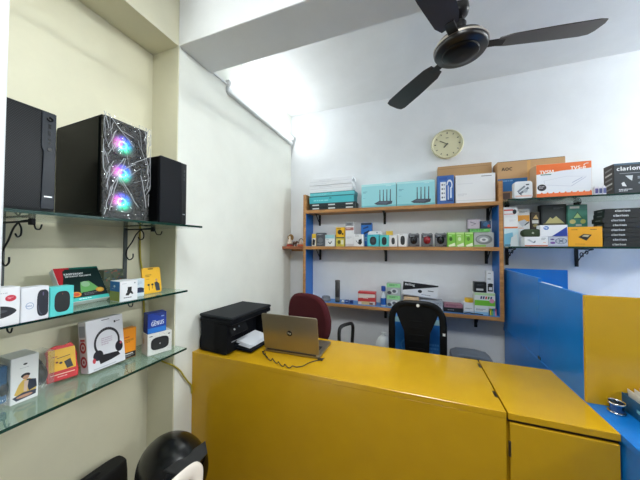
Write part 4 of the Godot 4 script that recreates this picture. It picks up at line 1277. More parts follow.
	print_sheet("front_print", 0.076, 0.120, a, o, Vector3(-0.001, 0.064, 0.0268), 0.35)
	# large headphone blister
	o = thing("headphone_box", "tall white headphone box with round headphone picture and red side", "box", Vector3(-1.392, S3 + 0.001, -0.783))
	o.rotation_degrees = Vector3(-8, 91, 0)
	w = 0.154
	h = 0.226
	part("body", bx(Vector3(0, h / 2, 0.027), Vector3(w, h, 0.054), 0.002), mat(C(224, 224, 228), 0.35), o)
	a = Art.new(256, 384, C(224, 224, 230))
	a.rect(0.40, 0.03, 0.22, 0.016, C(90, 92, 98)).rect(0.74, 0.10, 0.05, 0.045, C(50, 50, 58)).small_print(0.81, 0.11, 0.15, 0.03, 1, C(70, 70, 78), 2)
	a.arc(0.52, 0.50, 0.33, 0.27, 150, 375, 0.055, C(34, 34, 42)).small_print(0.36, 0.40, 0.3, 0.16, 4, C(196, 180, 196), 8).ell(0.84, 0.66, 0.11, 0.11, C(36, 36, 44)).ell(0.26, 0.72, 0.13, 0.10, C(36, 36, 44)).poly([Vector2(0.24, 0.72), Vector2(0.50, 0.74), Vector2(0.80, 0.76), Vector2(0.86, 0.84), Vector2(0.60, 0.88), Vector2(0.30, 0.90)], C(34, 34, 40)).ell(0.90, 0.60, 0.035, 0.03, C(190, 80, 100)).ell(0.15, 0.80, 0.04, 0.05, C(200, 60, 70)).rect(0.12, 0.955, 0.6, 0.02, C(190, 192, 200))
	print_sheet("front_print", w - 0.003, h - 0.003, a, o, Vector3(0, h / 2, 0.0545), 0.3)
	sa = Art.new(90, 360, C(214, 210, 216))
	for q in [[0.5, 0.50], [0.5, 0.78]]:
		sa.ell(q[0], q[1], 0.42, 0.11, C(176, 40, 52)).ell(q[0], q[1], 0.26, 0.065, C(214, 206, 212)).ell(q[0], q[1], 0.12, 0.03, C(160, 50, 60))
	sa.rect(0.1, 0.08, 0.8, 0.22, C(150, 152, 166)).rect(0.2, 0.34, 0.6, 0.04, C(176, 40, 52))
	print_sheet("side_print", 0.051, h - 0.003, sa, o, Vector3(-w / 2 - 0.0005, h / 2, 0.027), 0.3, -90)
	a = Art.new(128, 256, C(236, 146, 26))
	a.rect(0, 0.80, 1, 0.2, C(34, 30, 30)).small_print(0.16, 0.26, 0.5, 0.06, 1, C(180, 60, 30), 4).small_print(0.16, 0.36, 0.66, 0.12, 3, C(150, 90, 20), 5).rect(0.1, 0.84, 0.7, 0.03, C(220, 220, 220)).small_print(0.1, 0.90, 0.8, 0.06, 2, C(170, 170, 170), 3)
	carton("orange_pack", "slim orange box with black foot between headphone and speaker boxes", 0.066, 0.150, 0.036, left_at(-1.362, S3, 0.890, 0.036, 84), 84, C(232, 142, 26), a)
	a = Art.new(256, 256, C(226, 226, 222))
	r.seed = 4
	for i in 90: a.line(r.randf(), r.randf(), r.randf(), r.randf(), 0.006, C(204, 204, 202)) if i < 14 else a.ell(r.randf(), r.randf(), 0.008, 0.012, C(170, 172, 172))
	a.rect(0.06, 0.08, 0.12, 0.04, C(70, 70, 72)).rect(0.84, 0.10, 0.09, 0.05, C(70, 70, 72)).ell(0.5, 0.50, 0.38, 0.31, C(30, 31, 33), 3.2).ell(0.5, 0.52, 0.33, 0.24, C(42, 44, 46), 3.2).ell(0.5, 0.52, 0.03, 0.04, C(170, 172, 172))
	o = carton("speaker_box", "white speckled speaker box with black oblong speaker picture", 0.116, 0.110, 0.086, Vector3(-1.312, S3, -1.002), 72, C(222, 222, 216), a)
	sa = Art.new(128, 160, C(218, 216, 210))
	for i in 60: sa.ell(r.randf(), r.randf(), 0.012, 0.012, C(150, 150, 148))
	sa.rect(0.25, 0.25, 0.22, 0.25, C(206, 186, 150))
	print_sheet("side_print", 0.082, 0.106, sa, o, Vector3(-0.0585, 0.055, 0), 0.4, -90)
	a = Art.new(200, 220, C(28, 64, 160))
	a.rect(0, 0.74, 1, 0.26, C(40, 120, 206)).poly([Vector2(0.2, 0), Vector2(1, 0), Vector2(1, 0.3)], C(30, 50, 130)).rect(0.72, 0.16, 0.16, 0.06, C(140, 170, 220)).small_print(0.24, 0.36, 0.26, 0.07, 1, C(200, 214, 240), 2)
	o = carton("blue_speaker_box", "small royal blue box stacked on the white speaker box", 0.090, 0.104, 0.058, Vector3(-1.312, S3 + 0.1105, -0.990), 72, C(24, 52, 138), a)
	lettering("GENUS", 0.060, Vector3(0.002, 0.050, 0.0303), C(222, 230, 244), o, Vector3(0, 0, 4), false, 0.022)

# ---------------------------------------------------------------- stock on the wooden unit
func back_at(cx: float, y: float, front: float, depth: float) -> Vector3:
	return Vector3(cx, y + 0.0002, -(front + depth / 2.0))

func router_art(sd: int) -> Art:
	var a := Art.new(320, 214, C(150, 214, 224))
	a.rect(0, 0, 1, 0.08, C(176, 226, 232)).small_print(0.05, 0.30, 0.13, 0.09, 2, C(90, 150, 170), sd).small_print(0.05, 0.58, 0.1, 0.05, 1, C(120, 180, 196), sd + 3).rect(0, 0.92, 1, 0.08, C(110, 186, 200))
	for i in 4:
		a.poly([Vector2(0.535 + i * 0.10, 0.26), Vector2(0.555 + i * 0.10, 0.26), Vector2(0.562 + i * 0.098, 0.76), Vector2(0.530 + i * 0.098, 0.76)], C(62, 76, 92))
	a.poly([Vector2(0.38, 0.84), Vector2(0.52, 0.74), Vector2(0.90, 0.76), Vector2(0.88, 0.88), Vector2(0.74, 0.92), Vector2(0.46, 0.90)], C(60, 70, 86)).poly([Vector2(0.44, 0.83), Vector2(0.54, 0.77), Vector2(0.80, 0.79), Vector2(0.72, 0.87)], C(86, 98, 114))
	a.small_print(0.72, 0.10, 0.2, 0.04, 1, C(220, 240, 244), sd + 1)
	return a

func stock_wall_unit_top() -> void:
	var y := U1
	var F := 2.425
	var wht := C(226, 228, 232)
	# stack of flat boxes
	var names_of := ["lower flat black box under the teal boxes", "upper flat black box under the teal boxes"]
	for i in 2:
		var a := Art.new(360, 26, C(24, 40, 46))
		for x in [0.06, 0.42, 0.80]: a.rect(x, 0.30, 0.15, 0.42, C(206, 214, 216))
		carton("flat_black_box", names_of[i], 0.478, 0.034, 0.15, back_at(-0.772, y + i * 0.0345, F - 0.004 * i, 0.15), 0, C(24, 40, 46), a, "flat boxes stacked on the unit")
	y += 0.0692
	var tn := ["thicker teal flat box on top of the black boxes", "thin teal flat box under the white boxes"]
	for i in 2:
		var hh: float = [0.074, 0.036][i]
		var a := Art.new(360, 60, [C(70, 184, 196), C(96, 196, 204)][i])
		a.rect(0, 0.0, 1, 0.12, C(40, 96, 106)).small_print(0.1, 0.55, 0.5, 0.25, 1, C(150, 220, 226), i + 2).rect(0.46, 0.28, 0.05, 0.12, C(30, 70, 80))
		carton("flat_teal_box", tn[i], 0.468, hh, 0.15, back_at(-0.783 + 0.006 * i, y, F, 0.15), 0.0, C(60, 160, 170), a, "flat boxes stacked on the unit")
		y += hh + 0.0004
	for i in 4:
		var a := Art.new(300, 24, C(228, 231, 236))
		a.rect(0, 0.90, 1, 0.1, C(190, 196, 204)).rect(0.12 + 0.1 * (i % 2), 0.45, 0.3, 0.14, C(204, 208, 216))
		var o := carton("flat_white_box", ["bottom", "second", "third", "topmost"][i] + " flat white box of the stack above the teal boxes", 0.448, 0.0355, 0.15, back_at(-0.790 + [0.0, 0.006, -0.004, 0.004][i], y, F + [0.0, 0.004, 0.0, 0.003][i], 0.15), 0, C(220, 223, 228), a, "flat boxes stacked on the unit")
		if i == 3: part("corner_tag", bx(Vector3(0.2245, 0.012, 0.02), Vector3(0.001, 0.016, 0.06), 0.0), mat(C(120, 124, 130), 0.5), o)
		y += 0.0359
	y = U1
	for i in 2:
		carton("router_box", ["pale turquoise router box next to the flat box stack", "pale turquoise router box next to the power strip pack"][i], 0.320, 0.222, 0.09, back_at([-0.316, 0.010][i], y, F, 0.09), 0, C(156, 214, 222), router_art(3 + i * 9), "router boxes on the unit")
	# power strip pack
	var a := Art.new(150, 270, C(48, 100, 176))
	a.rect(0.18, 0.22, 0.34, 0.66, C(228, 232, 238)).rect(0.10, 0.05, 0.5, 0.1, C(30, 80, 160))
	for i in 4:
		a.ell(0.30, 0.32 + i * 0.15, 0.05, 0.035, C(90, 96, 110)).ell(0.42, 0.32 + i * 0.15, 0.04, 0.03, C(130, 150, 180))
	a.arc(0.74, 0.34, 0.15, 0.16, 180, 400, 0.07, C(232, 236, 240)).line(0.66, 0.36, 0.66, 0.86, 0.06, C(220, 226, 236)).line(0.82, 0.42, 0.82, 0.8, 0.10, C(200, 216, 236)).rect(0.6, 0.86, 0.36, 0.06, C(20, 60, 130))
	carton("power_strip_pack", "blue pack with white power strip picture on top shelf", 0.130, 0.246, 0.06, back_at(0.252, y, F - 0.004, 0.06), 0, C(44, 92, 166), a)
	a = Art.new(300, 230, C(228, 230, 234))
	a.rect(0.0, 0.9, 1, 0.02, C(206, 210, 216)).small_print(0.05, 0.66, 0.24, 0.1, 3, C(206, 208, 214), 4).rect(0.66, 0.07, 0.26, 0.022, C(110, 112, 118)).rect(0.05, 0.3, 0.4, 0.02, C(214, 216, 222))
	carton("white_box", "wide plain white box before the brown cardboard box", 0.288, 0.238, 0.085, back_at(0.473, y, F, 0.085), 0, wht, a)
	a = Art.new(256, 128, C(190, 152, 108))
	a.rect(0, 0.06, 1, 0.008, C(160, 124, 84))
	carton("cardboard_box", "plain brown cardboard box behind the white box", 0.415, 0.352, 0.075, back_at(0.408, y, 2.516, 0.075), 0, C(188, 150, 106), a, "", 0.8)

func small_box(label: String, x0: float, x1: float, y: float, h: float, col: Color, a: Art, group := "small boxes on the middle unit shelf", f := 2.43, d := 0.06, called := "accessory_box") -> Node3D:
	return carton(called, label, x1 - x0 - 0.001, h, d, back_at((x0 + x1) / 2.0, y, f, d), 0, col, a, group)

func mouse_art(bg: Color, body: Color, rx := 0.28, ry := 0.34, accent := Color(0, 0, 0, 0)) -> Art:
	var a := Art.new(96, 128, bg)
	a.ell(0.5, 0.52, rx, ry, body, 2.6).rect(0.485, 0.24, 0.03, 0.14, body.lightened(0.35)).small_print(0.12, 0.04, 0.7, 0.06, 1, bg.darkened(0.35), 3)
	if accent.a > 0.0: a.ell(0.5, 0.5, rx * 0.55, ry * 0.45, accent)
	return a

func stock_wall_unit_middle() -> void:
	var y := U2
	var K := C(30, 32, 36)
	var W := C(230, 232, 236)
	var a := Art.new(60, 140, C(226, 226, 226))
	a.rect(0, 0, 1, 0.36, C(224, 186, 50)).poly([Vector2(0.2, 0.4), Vector2(0.9, 0.5), Vector2(0.7, 0.95), Vector2(0.1, 0.9)], K)
	small_box("narrow yellow topped box with dark picture next to left upright", -0.990, -0.945, y, 0.128, C(220, 200, 120), a)
	a = Art.new(96, 140, C(74, 80, 88))
	a.small_print(0.12, 0.08, 0.7, 0.1, 2, C(190, 194, 200), 2).ell(0.5, 0.55, 0.3, 0.2, C(104, 110, 118)).small_print(0.15, 0.8, 0.7, 0.1, 2, C(150, 156, 164), 4)
	small_box("dark grey adapter box near the left upright", -0.943, -0.848, y, 0.137, C(74, 80, 88), a)
	a = Art.new(96, 120, C(224, 230, 234))
	a.rect(0, 0, 1, 0.32, C(150, 204, 214)).line(0.35, 0.62, 0.5, 0.8, 0.08, C(60, 66, 74)).line(0.5, 0.8, 0.68, 0.58, 0.08, C(60, 66, 74)).small_print(0.1, 0.4, 0.5, 0.08, 1, C(150, 160, 170), 3)
	small_box("white box with pale blue band and tick picture", -0.845, -0.742, y, 0.116, C(222, 228, 232), a)
	a = Art.new(96, 100, C(214, 202, 84))
	a.rect(0, 0, 1, 0.14, C(70, 74, 60)).ell(0.35, 0.55, 0.2, 0.22, C(90, 90, 40)).rect(0.6, 0.3, 0.3, 0.5, C(228, 228, 200)).small_print(0.1, 0.84, 0.8, 0.1, 1, C(80, 80, 40), 5)
	small_box("pale yellow box under the bright yellow box", -0.730, -0.645, y, 0.093, C(206, 196, 90), a)
	a = Art.new(96, 100, C(236, 184, 30))
	a.ell(0.45, 0.5, 0.26, 0.26, C(60, 50, 30)).small_print(0.1, 0.08, 0.8, 0.12, 1, C(90, 70, 20), 3).rect(0.7, 0.6, 0.2, 0.2, C(70, 56, 30))
	small_box("bright yellow box stacked on pale yellow box", -0.732, -0.643, y + 0.0935, 0.094, C(232, 180, 30), a)
	a = Art.new(96, 256, C(230, 232, 236))
	a.rect(0, 0, 1, 0.16, C(150, 154, 160)).rect(0.15, 0.04, 0.6, 0.08, C(110, 114, 120)).rect(0, 0.22, 1, 0.12, C(170, 110, 104)).small_print(0.1, 0.25, 0.7, 0.06, 1, C(230, 210, 200), 4).small_print(0.15, 0.6, 0.6, 0.1, 3, C(190, 194, 202), 6).rect(0, 0.9, 1, 0.1, C(206, 208, 214))
	small_box("tall white box with faded red band", -0.636, -0.551, y, 0.238, C(222, 224, 228), a, "small boxes on the middle unit shelf", 2.432, 0.05)
	a = Art.new(96, 120, W)
	a.poly([Vector2(0.5, 0.45), Vector2(0.8, 0.35), Vector2(0.86, 0.7), Vector2(0.66, 0.9), Vector2(0.44, 0.75)], K).line(0.2, 0.5, 0.5, 0.8, 0.05, C(90, 94, 100)).small_print(0.1, 0.1, 0.6, 0.1, 1, C(140, 146, 154), 2)
	small_box("white box with black gadget picture before the blue box", -0.548, -0.455, y, 0.116, W, a, "small boxes on the middle unit shelf", 2.42)
	a = Art.new(96, 230, C(34, 112, 196))
	a.rect(0, 0, 1, 0.08, C(30, 34, 44)).line(0.2, 0.24, 0.7, 0.16, 0.07, C(20, 50, 110)).line(0.3, 0.45, 0.8, 0.34, 0.09, C(24, 40, 80)).small_print(0.1, 0.6, 0.7, 0.2, 3, C(170, 200, 230), 5)
	small_box("tall bright blue box behind the mouse boxes", -0.494, -0.388, y, 0.230, C(30, 104, 186), a, "small boxes on the middle unit shelf", 2.49)
	a = mouse_art(C(76, 190, 206), C(34, 40, 46), 0.28, 0.36, C(60, 66, 74))
	small_box("turquoise mouse box beneath white clear dome", -0.421, -0.312, y, 0.112, C(76, 186, 200), a, "mouse boxes on the unit", 2.428)
	var o := thing("clear_dome", "white plastic dome lying over the turquoise mouse box", "cap", back_at(-0.350, y + 0.1125, 2.43, 0.06))
	part("dome", MB.new().prism(PackedVector2Array([Vector2(-0.066, 0), Vector2(0.066, 0), Vector2(0.066, 0.016), Vector2(0.05, 0.031), Vector2(-0.03, 0.035), Vector2(-0.056, 0.028), Vector2(-0.066, 0.014)]), 0.056, Transform3D(), 0.003).mesh(), mat(C(222, 230, 236), 0.3), o)
	part("seal", bx(Vector3(0.02, 0.018, 0.0285), Vector3(0.012, 0.012, 0.001), 0.0), mat(C(120, 140, 160), 0.4), o)
	small_box("turquoise mouse box before the yellow box", -0.306, -0.222, y, 0.107, C(84, 196, 196), mouse_art(C(90, 204, 204), C(36, 42, 46), 0.27, 0.36), "mouse boxes on the unit")
	a = Art.new(64, 64, C(234, 196, 70))
	small_box("yellow box peeking out behind the mouse boxes", -0.256, -0.193, y, 0.147, C(228, 190, 66), a, "small boxes on the middle unit shelf", 2.50, 0.05)
	small_box("white mouse box next to the turquoise mouse box", -0.220, -0.148, y, 0.106, W, mouse_art(W, C(46, 48, 54), 0.22, 0.30), "mouse boxes on the unit")
	small_box("taller white mouse box next to the dark blister packs", -0.138, -0.064, y, 0.118, W, mouse_art(W, C(34, 36, 42), 0.27, 0.36), "mouse boxes on the unit")
	var dl := ["dark mouse blister pack next to the white mouse box", "dark mouse blister pack with red mouse", "dark mouse blister pack next to the green boxes"]
	for i in 3:
		var x0: float = [-0.056, 0.054, 0.164][i]
		var b := thing("mouse_blister", dl[i], "pack", back_at(x0 + 0.050, y, 2.44, 0.05), 0.0, "mouse blister packs on the unit")
		part("card", MB.new().prism(PackedVector2Array([Vector2(-0.048, 0), Vector2(0.048, 0), Vector2(0.048, 0.11), Vector2(0.036, 0.124), Vector2(0.012, 0.118), Vector2(-0.012, 0.118), Vector2(-0.036, 0.124), Vector2(-0.048, 0.11)]), 0.006, Transform3D(), 0.001).mesh(), mat(C(120, 124, 130), 0.4), b)
		a = Art.new(110, 130, C(112, 116, 122))
		a.rect(0.04, 0.06, 0.92, 0.22, C(60, 62, 68)).small_print(0.16, 0.1, 0.6, 0.1, 1, C(190, 194, 200), i + 2).rect(0.0, 0.86, 1, 0.14, C(70, 72, 78)).small_print(0.1, 0.89, 0.8, 0.06, 1, C(170, 174, 180), i + 5)
		print_sheet("front_print", 0.092, 0.106, a, b, Vector3(0, 0.055, 0.0036), 0.3)
		part("mouse_body", MB.new().lathe([Vector2(0, -0.034), Vector2(0.012, -0.031), Vector2(0.021, -0.02), Vector2(0.024, 0), Vector2(0.022, 0.02), Vector2(0.013, 0.032), Vector2(0, 0.035)], Transform3D(Basis.from_scale(Vector3(1.25, 1.0, 0.7)), Vector3(0, 0.058, 0.008)), 22, 0.1).mesh(), mat([C(24, 26, 30), C(150, 32, 44), C(28, 32, 38)][i], 0.25), b)
		part("wheel", bx(Vector3(0, 0.078, 0.022), Vector3(0.005, 0.014, 0.005), 0.002), mat(C(96, 100, 108), 0.4), b)
	for i in 3:
		var g := [C(120, 190, 70), C(150, 206, 96), C(132, 200, 74)][i] as Color
		a = Art.new(70, 128, g)
		a.rect(0, 0, 1, 0.12, C(190, 226, 150)).poly([Vector2(0.1, 0.9), Vector2(0.9, 0.72), Vector2(1, 0.95), Vector2(0.2, 1.0)], C(226, 236, 214)).ell(0.42, 0.46, 0.2, 0.14, [C(60, 100, 40), C(206, 232, 180), C(90, 140, 50)][i]).small_print(0.15, 0.2, 0.6, 0.08, 1, C(226, 240, 210), i + 3)
		small_box(["lime green box next to the dark blister packs", "lime green box between the other two lime boxes", "lime green box next to the grey swirl box"][i], 0.264 + i * 0.0655, 0.328 + i * 0.0655, y, 0.123, g, a, "lime green boxes on the unit")
	a = Art.new(160, 140, C(170, 176, 176))
	a.ell(0.5, 0.48, 0.44, 0.34, C(112, 118, 122)).ell(0.46, 0.46, 0.34, 0.25, C(150, 156, 160)).ell(0.5, 0.5, 0.22, 0.16, C(206, 210, 212)).ell(0.5, 0.5, 0.10, 0.08, C(120, 126, 130)).rect(0, 0.86, 0.6, 0.14, C(130, 180, 90))
	small_box("grey box with swirl picture near the right upright", 0.463, 0.604, y, 0.119, C(172, 178, 178), a)
	a = Art.new(160, 32, C(120, 200, 110))
	a.small_print(0.05, 0.2, 0.9, 0.6, 1, C(40, 110, 50), 4)
	small_box("flat green box lying on the grey swirl box", 0.436, 0.578, y + 0.1235, 0.026, C(110, 190, 100), a, "small boxes on the middle unit shelf", 2.43, 0.08)
	a = Art.new(110, 96, C(164, 158, 168))
	a.rect(0.06, 0.06, 0.88, 0.88, C(186, 178, 188)).line(0.2, 0.3, 0.7, 0.5, 0.08, C(110, 106, 120)).line(0.7, 0.5, 0.3, 0.7, 0.06, C(130, 124, 136)).rect(0, 0.0, 1, 0.05, C(80, 80, 90))
	small_box("grey pink box standing on the flat green box", 0.416, 0.507, y + 0.150, 0.084, C(150, 146, 156), a)
	a = Art.new(100, 80, C(34, 60, 90))
	a.ell(0.5, 0.45, 0.32, 0.28, C(50, 100, 140)).ell(0.78, 0.66, 0.14, 0.2, C(180, 50, 60)).small_print(0.1, 0.1, 0.7, 0.1, 1, C(140, 170, 200), 2)
	small_box("small navy box with red spot near the right upright", 0.514, 0.586, y + 0.150, 0.064, C(34, 56, 84), a)

func stock_wall_unit_bottom() -> void:
	var y := U3
	var K := C(28, 30, 34)
	var W := C(228, 231, 235)
	var G := "things on the bottom unit shelf"
	# coil of clear cable
	var o := thing("cable_coil", "grey coil of cable on the bottom unit shelf", "cable", back_at(-0.850, y, 2.44, 0.08), 0, G)
	for k in 5:
		var rg := []
		for i in 28: rg.append(Vector3(cos(TAU * i / 28.0) * (0.045 - 0.002 * k), 0.006 + k * 0.009, sin(TAU * i / 28.0) * (0.036 - 0.001 * k)))
		part("loop", MB.new().tube(rg, 0.0055, 7, 0.0055, Vector3.UP, true).mesh(), mat(C(120 + 14 * (k % 3), 124 + 12 * (k % 3), 128 + 12 * (k % 3)), 0.4), o)
	# dark tube
	o = thing("dark_canister", "tall slim dark canister on the bottom unit shelf", "canister", back_at(-0.724, y, 2.44, 0.05), 0, G)
	part("can", MB.new().lathe([Vector2(0, 0), Vector2(0.022, 0), Vector2(0.024, 0.004), Vector2(0.024, 0.190), Vector2(0.022, 0.194), Vector2(0, 0.194)], Transform3D(), 26).mesh(), mat(C(62, 60, 60), 0.35), o)
	part("cap", MB.new().lathe([Vector2(0.0245, 0.194), Vector2(0.0255, 0.196), Vector2(0.0255, 0.214), Vector2(0.023, 0.217), Vector2(0, 0.217)], Transform3D(), 26).mesh(), mat(C(86, 84, 84), 0.4), o)
	part("band", MB.new().lathe([Vector2(0.0242, 0.02), Vector2(0.0248, 0.02), Vector2(0.0248, 0.05), Vector2(0.0242, 0.05)], Transform3D(), 26).mesh(), mat(C(110, 108, 106), 0.4), o)
	# small bits
	o = thing("white_stopper", "tiny white round stopper beside the dark canister", "stopper", back_at(-0.664, y, 2.43, 0.03), 0, G)
	part("knob_body", MB.new().lathe([Vector2(0, 0), Vector2(0.012, 0), Vector2(0.013, 0.014), Vector2(0.009, 0.024), Vector2(0, 0.026)], Transform3D(), 18, 0.3).mesh(), mat(W, 0.4), o)
	part("collar", MB.new().lathe([Vector2(0.0128, 0.003), Vector2(0.0145, 0.003), Vector2(0.0145, 0.007), Vector2(0.0128, 0.007)], Transform3D(), 18).mesh(), mat(C(90, 90, 96), 0.4), o)
	for i in 2:
		var a := Art.new(48, 48, C(44, 72, 140))
		a.rect(0.15, 0.2, 0.7, 0.3, [C(150, 170, 210), C(30, 40, 70)][i])
		carton("small_blue_box", ["tiny blue box with pale print between canister and red box", "tiny blue box with dark print between canister and red box"][i], 0.034, 0.032, 0.03, back_at(-0.622 + i * 0.044, y, 2.43, 0.03), 0, C(40, 66, 130), a, G)
	var a2 := Art.new(180, 140, C(216, 206, 200))
	a2.rect(0, 0, 1, 0.14, C(190, 52, 60)).rect(0.06, 0.2, 0.88, 0.22, C(226, 214, 206)).poly([Vector2(0, 0.5), Vector2(1, 0.4), Vector2(1, 0.72), Vector2(0, 0.78)], C(196, 60, 62)).small_print(0.3, 0.46, 0.5, 0.1, 1, C(240, 220, 210), 3).rect(0.2, 0.74, 0.5, 0.24, C(206, 180, 130)).rect(0.66, 0.82, 0.2, 0.16, C(120, 80, 70))
	carton("red_white_box", "red and white striped box on the bottom unit shelf", 0.166, 0.122, 0.07, back_at(-0.430, y, 2.44, 0.07), 0, C(200, 70, 72), a2, G)
	# bottle with blue cap
	o = thing("cleaner_bottle", "small bottle with blue cap and blue label on bottom shelf", "bottle", back_at(-0.276, y, 2.44, 0.05), 0, G)
	part("bottle_body", MB.new().lathe([Vector2(0, 0), Vector2(0.024, 0), Vector2(0.026, 0.006), Vector2(0.026, 0.08), Vector2(0.020, 0.112), Vector2(0.011, 0.124), Vector2(0.011, 0.142), Vector2(0, 0.142)], Transform3D(), 24, 0.4).mesh(), mat(C(196, 208, 220), 0.25), o)
	part("label_band", MB.new().lathe([Vector2(0.0262, 0.014), Vector2(0.0268, 0.014), Vector2(0.0268, 0.075), Vector2(0.0262, 0.075)], Transform3D(), 24).mesh(), mat(C(36, 96, 176), 0.4), o)
	part("cap", MB.new().lathe([Vector2(0.014, 0.138), Vector2(0.020, 0.140), Vector2(0.021, 0.178), Vector2(0.017, 0.184), Vector2(0, 0.185)], Transform3D(), 22, 0.4).mesh(), mat(C(30, 74, 160), 0.35), o)
	for i in 2:
		var a := Art.new(130, 120, C(170, 178, 176))
		a.rect(0, 0, 1, 0.34, C(150, 214, 150)).small_print(0.2, 0.08, 0.6, 0.16, 2, C(60, 130, 70), i + 2).ell(0.55, 0.66, 0.28, 0.24, C(206, 210, 212)).ell(0.55, 0.66, 0.14, 0.14, C(90, 96, 104)).ell(0.2, 0.8, 0.16, 0.14, C(70, 74, 84))
		carton("cable_box", ["lower grey box with green header behind the plastic chair", "upper grey box with green header beside the black white box"][i], 0.124, 0.108, 0.07, back_at(-0.183, y + i * 0.1085, 2.44, 0.07), 0, C(160, 172, 166), a, G)
	# black and white box leaning over others
	var a3 := Art.new(320, 170, C(222, 224, 228))
	a3.poly([Vector2(0, 0), Vector2(1, 0), Vector2(1, 0.10), Vector2(0.46, 0.40), Vector2(0, 0.66)], C(26, 28, 32)).ell(0.50, 0.60, 0.06, 0.12, C(26, 28, 32)).small_print(0.55, 0.8, 0.36, 0.08, 1, C(120, 122, 130), 4).rect(0.72, 0.46, 0.16, 0.05, C(40, 42, 50)).rect(0.0, 0.97, 1, 0.03, C(150, 154, 160))
	carton("beige_box", "low beige carton under the black and white box", 0.130, 0.104, 0.08, back_at(-0.030, y, 2.44, 0.08), 0, C(206, 176, 140), Art.new(64, 32, C(206, 176, 140)), G)
	var gr := carton("grey_tray", "grey translucent plastic tray under the black and white box", 0.185, 0.086, 0.10, back_at(0.136, y, 2.44, 0.10), 0, C(150, 156, 164), Art.new(128, 64, C(168, 174, 182)).small_print(0.1, 0.2, 0.8, 0.5, 3, C(120, 128, 136), 3), G)
	gr.set_meta("category", "tray")
	o = thing("keyboard_box", "long black and white printed box lying across smaller boxes", "box", back_at(0.038, y + 0.1045, 2.440, 0.07), 0, G)
	o.rotation_degrees.z = -5.0
	part("body", bx(Vector3(0, 0.066, 0), Vector3(0.294, 0.120, 0.07), 0.0015), mat(C(216, 218, 222), 0.45), o)
	print_sheet("front_print", 0.290, 0.116, a3, o, Vector3(0, 0.066, 0.0355), 0.4)
	lettering("Belling", 0.082, Vector3(-0.088, 0.100, 0.0362), C(236, 238, 240), o)
	# pink and black boxes
	var a4 := Art.new(150, 50, C(170, 120, 134))
	a4.small_print(0.1, 0.2, 0.8, 0.5, 2, C(120, 70, 84), 2)
	carton("black_small_box", "flat black box under the pink flat box", 0.146, 0.036, 0.08, back_at(0.306, y, 2.44, 0.08), 0, K, Art.new(150, 40, K).small_print(0.2, 0.4, 0.5, 0.3, 1, C(170, 172, 176), 2), G)
	carton("pink_small_box", "flat pink box on the flat black box", 0.142, 0.032, 0.08, back_at(0.308, y + 0.0365, 2.442, 0.08), 0, C(160, 110, 124), a4, G)
	# right hand group
	var wb := Art.new(74, 92, W)
	wb.small_print(0.15, 0.5, 0.7, 0.12, 2, C(90, 94, 104), 3).rect(0, 0.8, 1, 0.2, C(170, 196, 216))
	carton("white_small_box", "small white box with yellow tape roll on it", 0.074, 0.090, 0.06, back_at(0.422, y, 2.44, 0.06), 0, W, wb, G)
	o = thing("tape_roll", "yellow tape roll lying on the small white box", "tape", back_at(0.428, y + 0.0905, 2.44, 0.06), 0, G)
	part("roll", MB.new().lathe([Vector2(0.018, 0), Vector2(0.031, 0), Vector2(0.032, 0.003), Vector2(0.032, 0.03), Vector2(0.031, 0.033), Vector2(0.018, 0.033), Vector2(0.018, 0)], Transform3D(), 28).mesh(), mat(C(230, 184, 40), 0.35), o)
	part("core", MB.new().lathe([Vector2(0.0155, 0.001), Vector2(0.018, 0.001), Vector2(0.018, 0.032), Vector2(0.0155, 0.032), Vector2(0.0155, 0.001)], Transform3D(), 24).mesh(), mat(C(180, 150, 110), 0.8), o)
	carton("pale_blue_box", "white and pale blue box under the white green box", 0.100, 0.054, 0.07, back_at(0.514, y, 2.44, 0.07), 0, C(214, 226, 234), Art.new(100, 54, C(222, 230, 236)).rect(0, 0.6, 1, 0.4, C(150, 196, 222)).small_print(0.1, 0.15, 0.7, 0.3, 2, C(120, 130, 140), 4), G)
	var wg := Art.new(160, 130, C(228, 234, 232))
	wg.rect(0, 0.5, 1, 0.36, C(120, 200, 60)).rect(0, 0, 1, 0.16, C(190, 224, 170))
	for i in 5: wg.poly([Vector2(0.30 + i * 0.12, 0.24), Vector2(0.38 + i * 0.12, 0.22), Vector2(0.36 + i * 0.12, 0.40), Vector2(0.28 + i * 0.12, 0.42)], [C(60, 70, 120), C(60, 70, 120), C(200, 60, 70), C(60, 120, 70), C(60, 70, 120)][i])
	wg.ell(0.84, 0.52, 0.12, 0.14, C(226, 150, 176))
	carton("white_green_box", "white box with bright green band near the right upright", 0.148, 0.124, 0.07, back_at(0.538, y + 0.0545, 2.442, 0.07), 0, C(220, 228, 222), wg, G)
	o = thing("marker_bundle", "small coloured marker pens beside the pale blue box", "pens", back_at(0.596, y, 2.425, 0.03), 0, G)
	for i in 4:
		var pb := part("pen", MB.new().tube([Vector3(-0.018 + i * 0.012, 0.0, 0), Vector3(-0.018 + i * 0.012, 0.048, -0.004)], 0.0052, 10).mesh(), mat([C(220, 206, 70), C(110, 190, 120), C(120, 180, 220), C(230, 150, 170)][i], 0.4), o)
		part("pen_cap", MB.new().tube([Vector3(-0.018 + i * 0.012, 0.034, -0.0028), Vector3(-0.018 + i * 0.012, 0.0505, -0.0042)], 0.0058, 10).mesh(), mat([C(190, 170, 40), C(60, 140, 70), C(60, 130, 190), C(200, 90, 120)][i], 0.4), pb)
	var kb := Art.new(90, 90, K)
	kb.rect(0.15, 0.62, 0.6, 0.2, C(206, 208, 210)).small_print(0.2, 0.2, 0.6, 0.15, 2, C(90, 94, 100), 3)
	carton("black_cube_box", "small black box with white strip on the white green box", 0.088, 0.084, 0.06, back_at(0.508, y + 0.179, 2.445, 0.06), 0, K, kb, G)
	var tb := Art.new(56, 180, W)
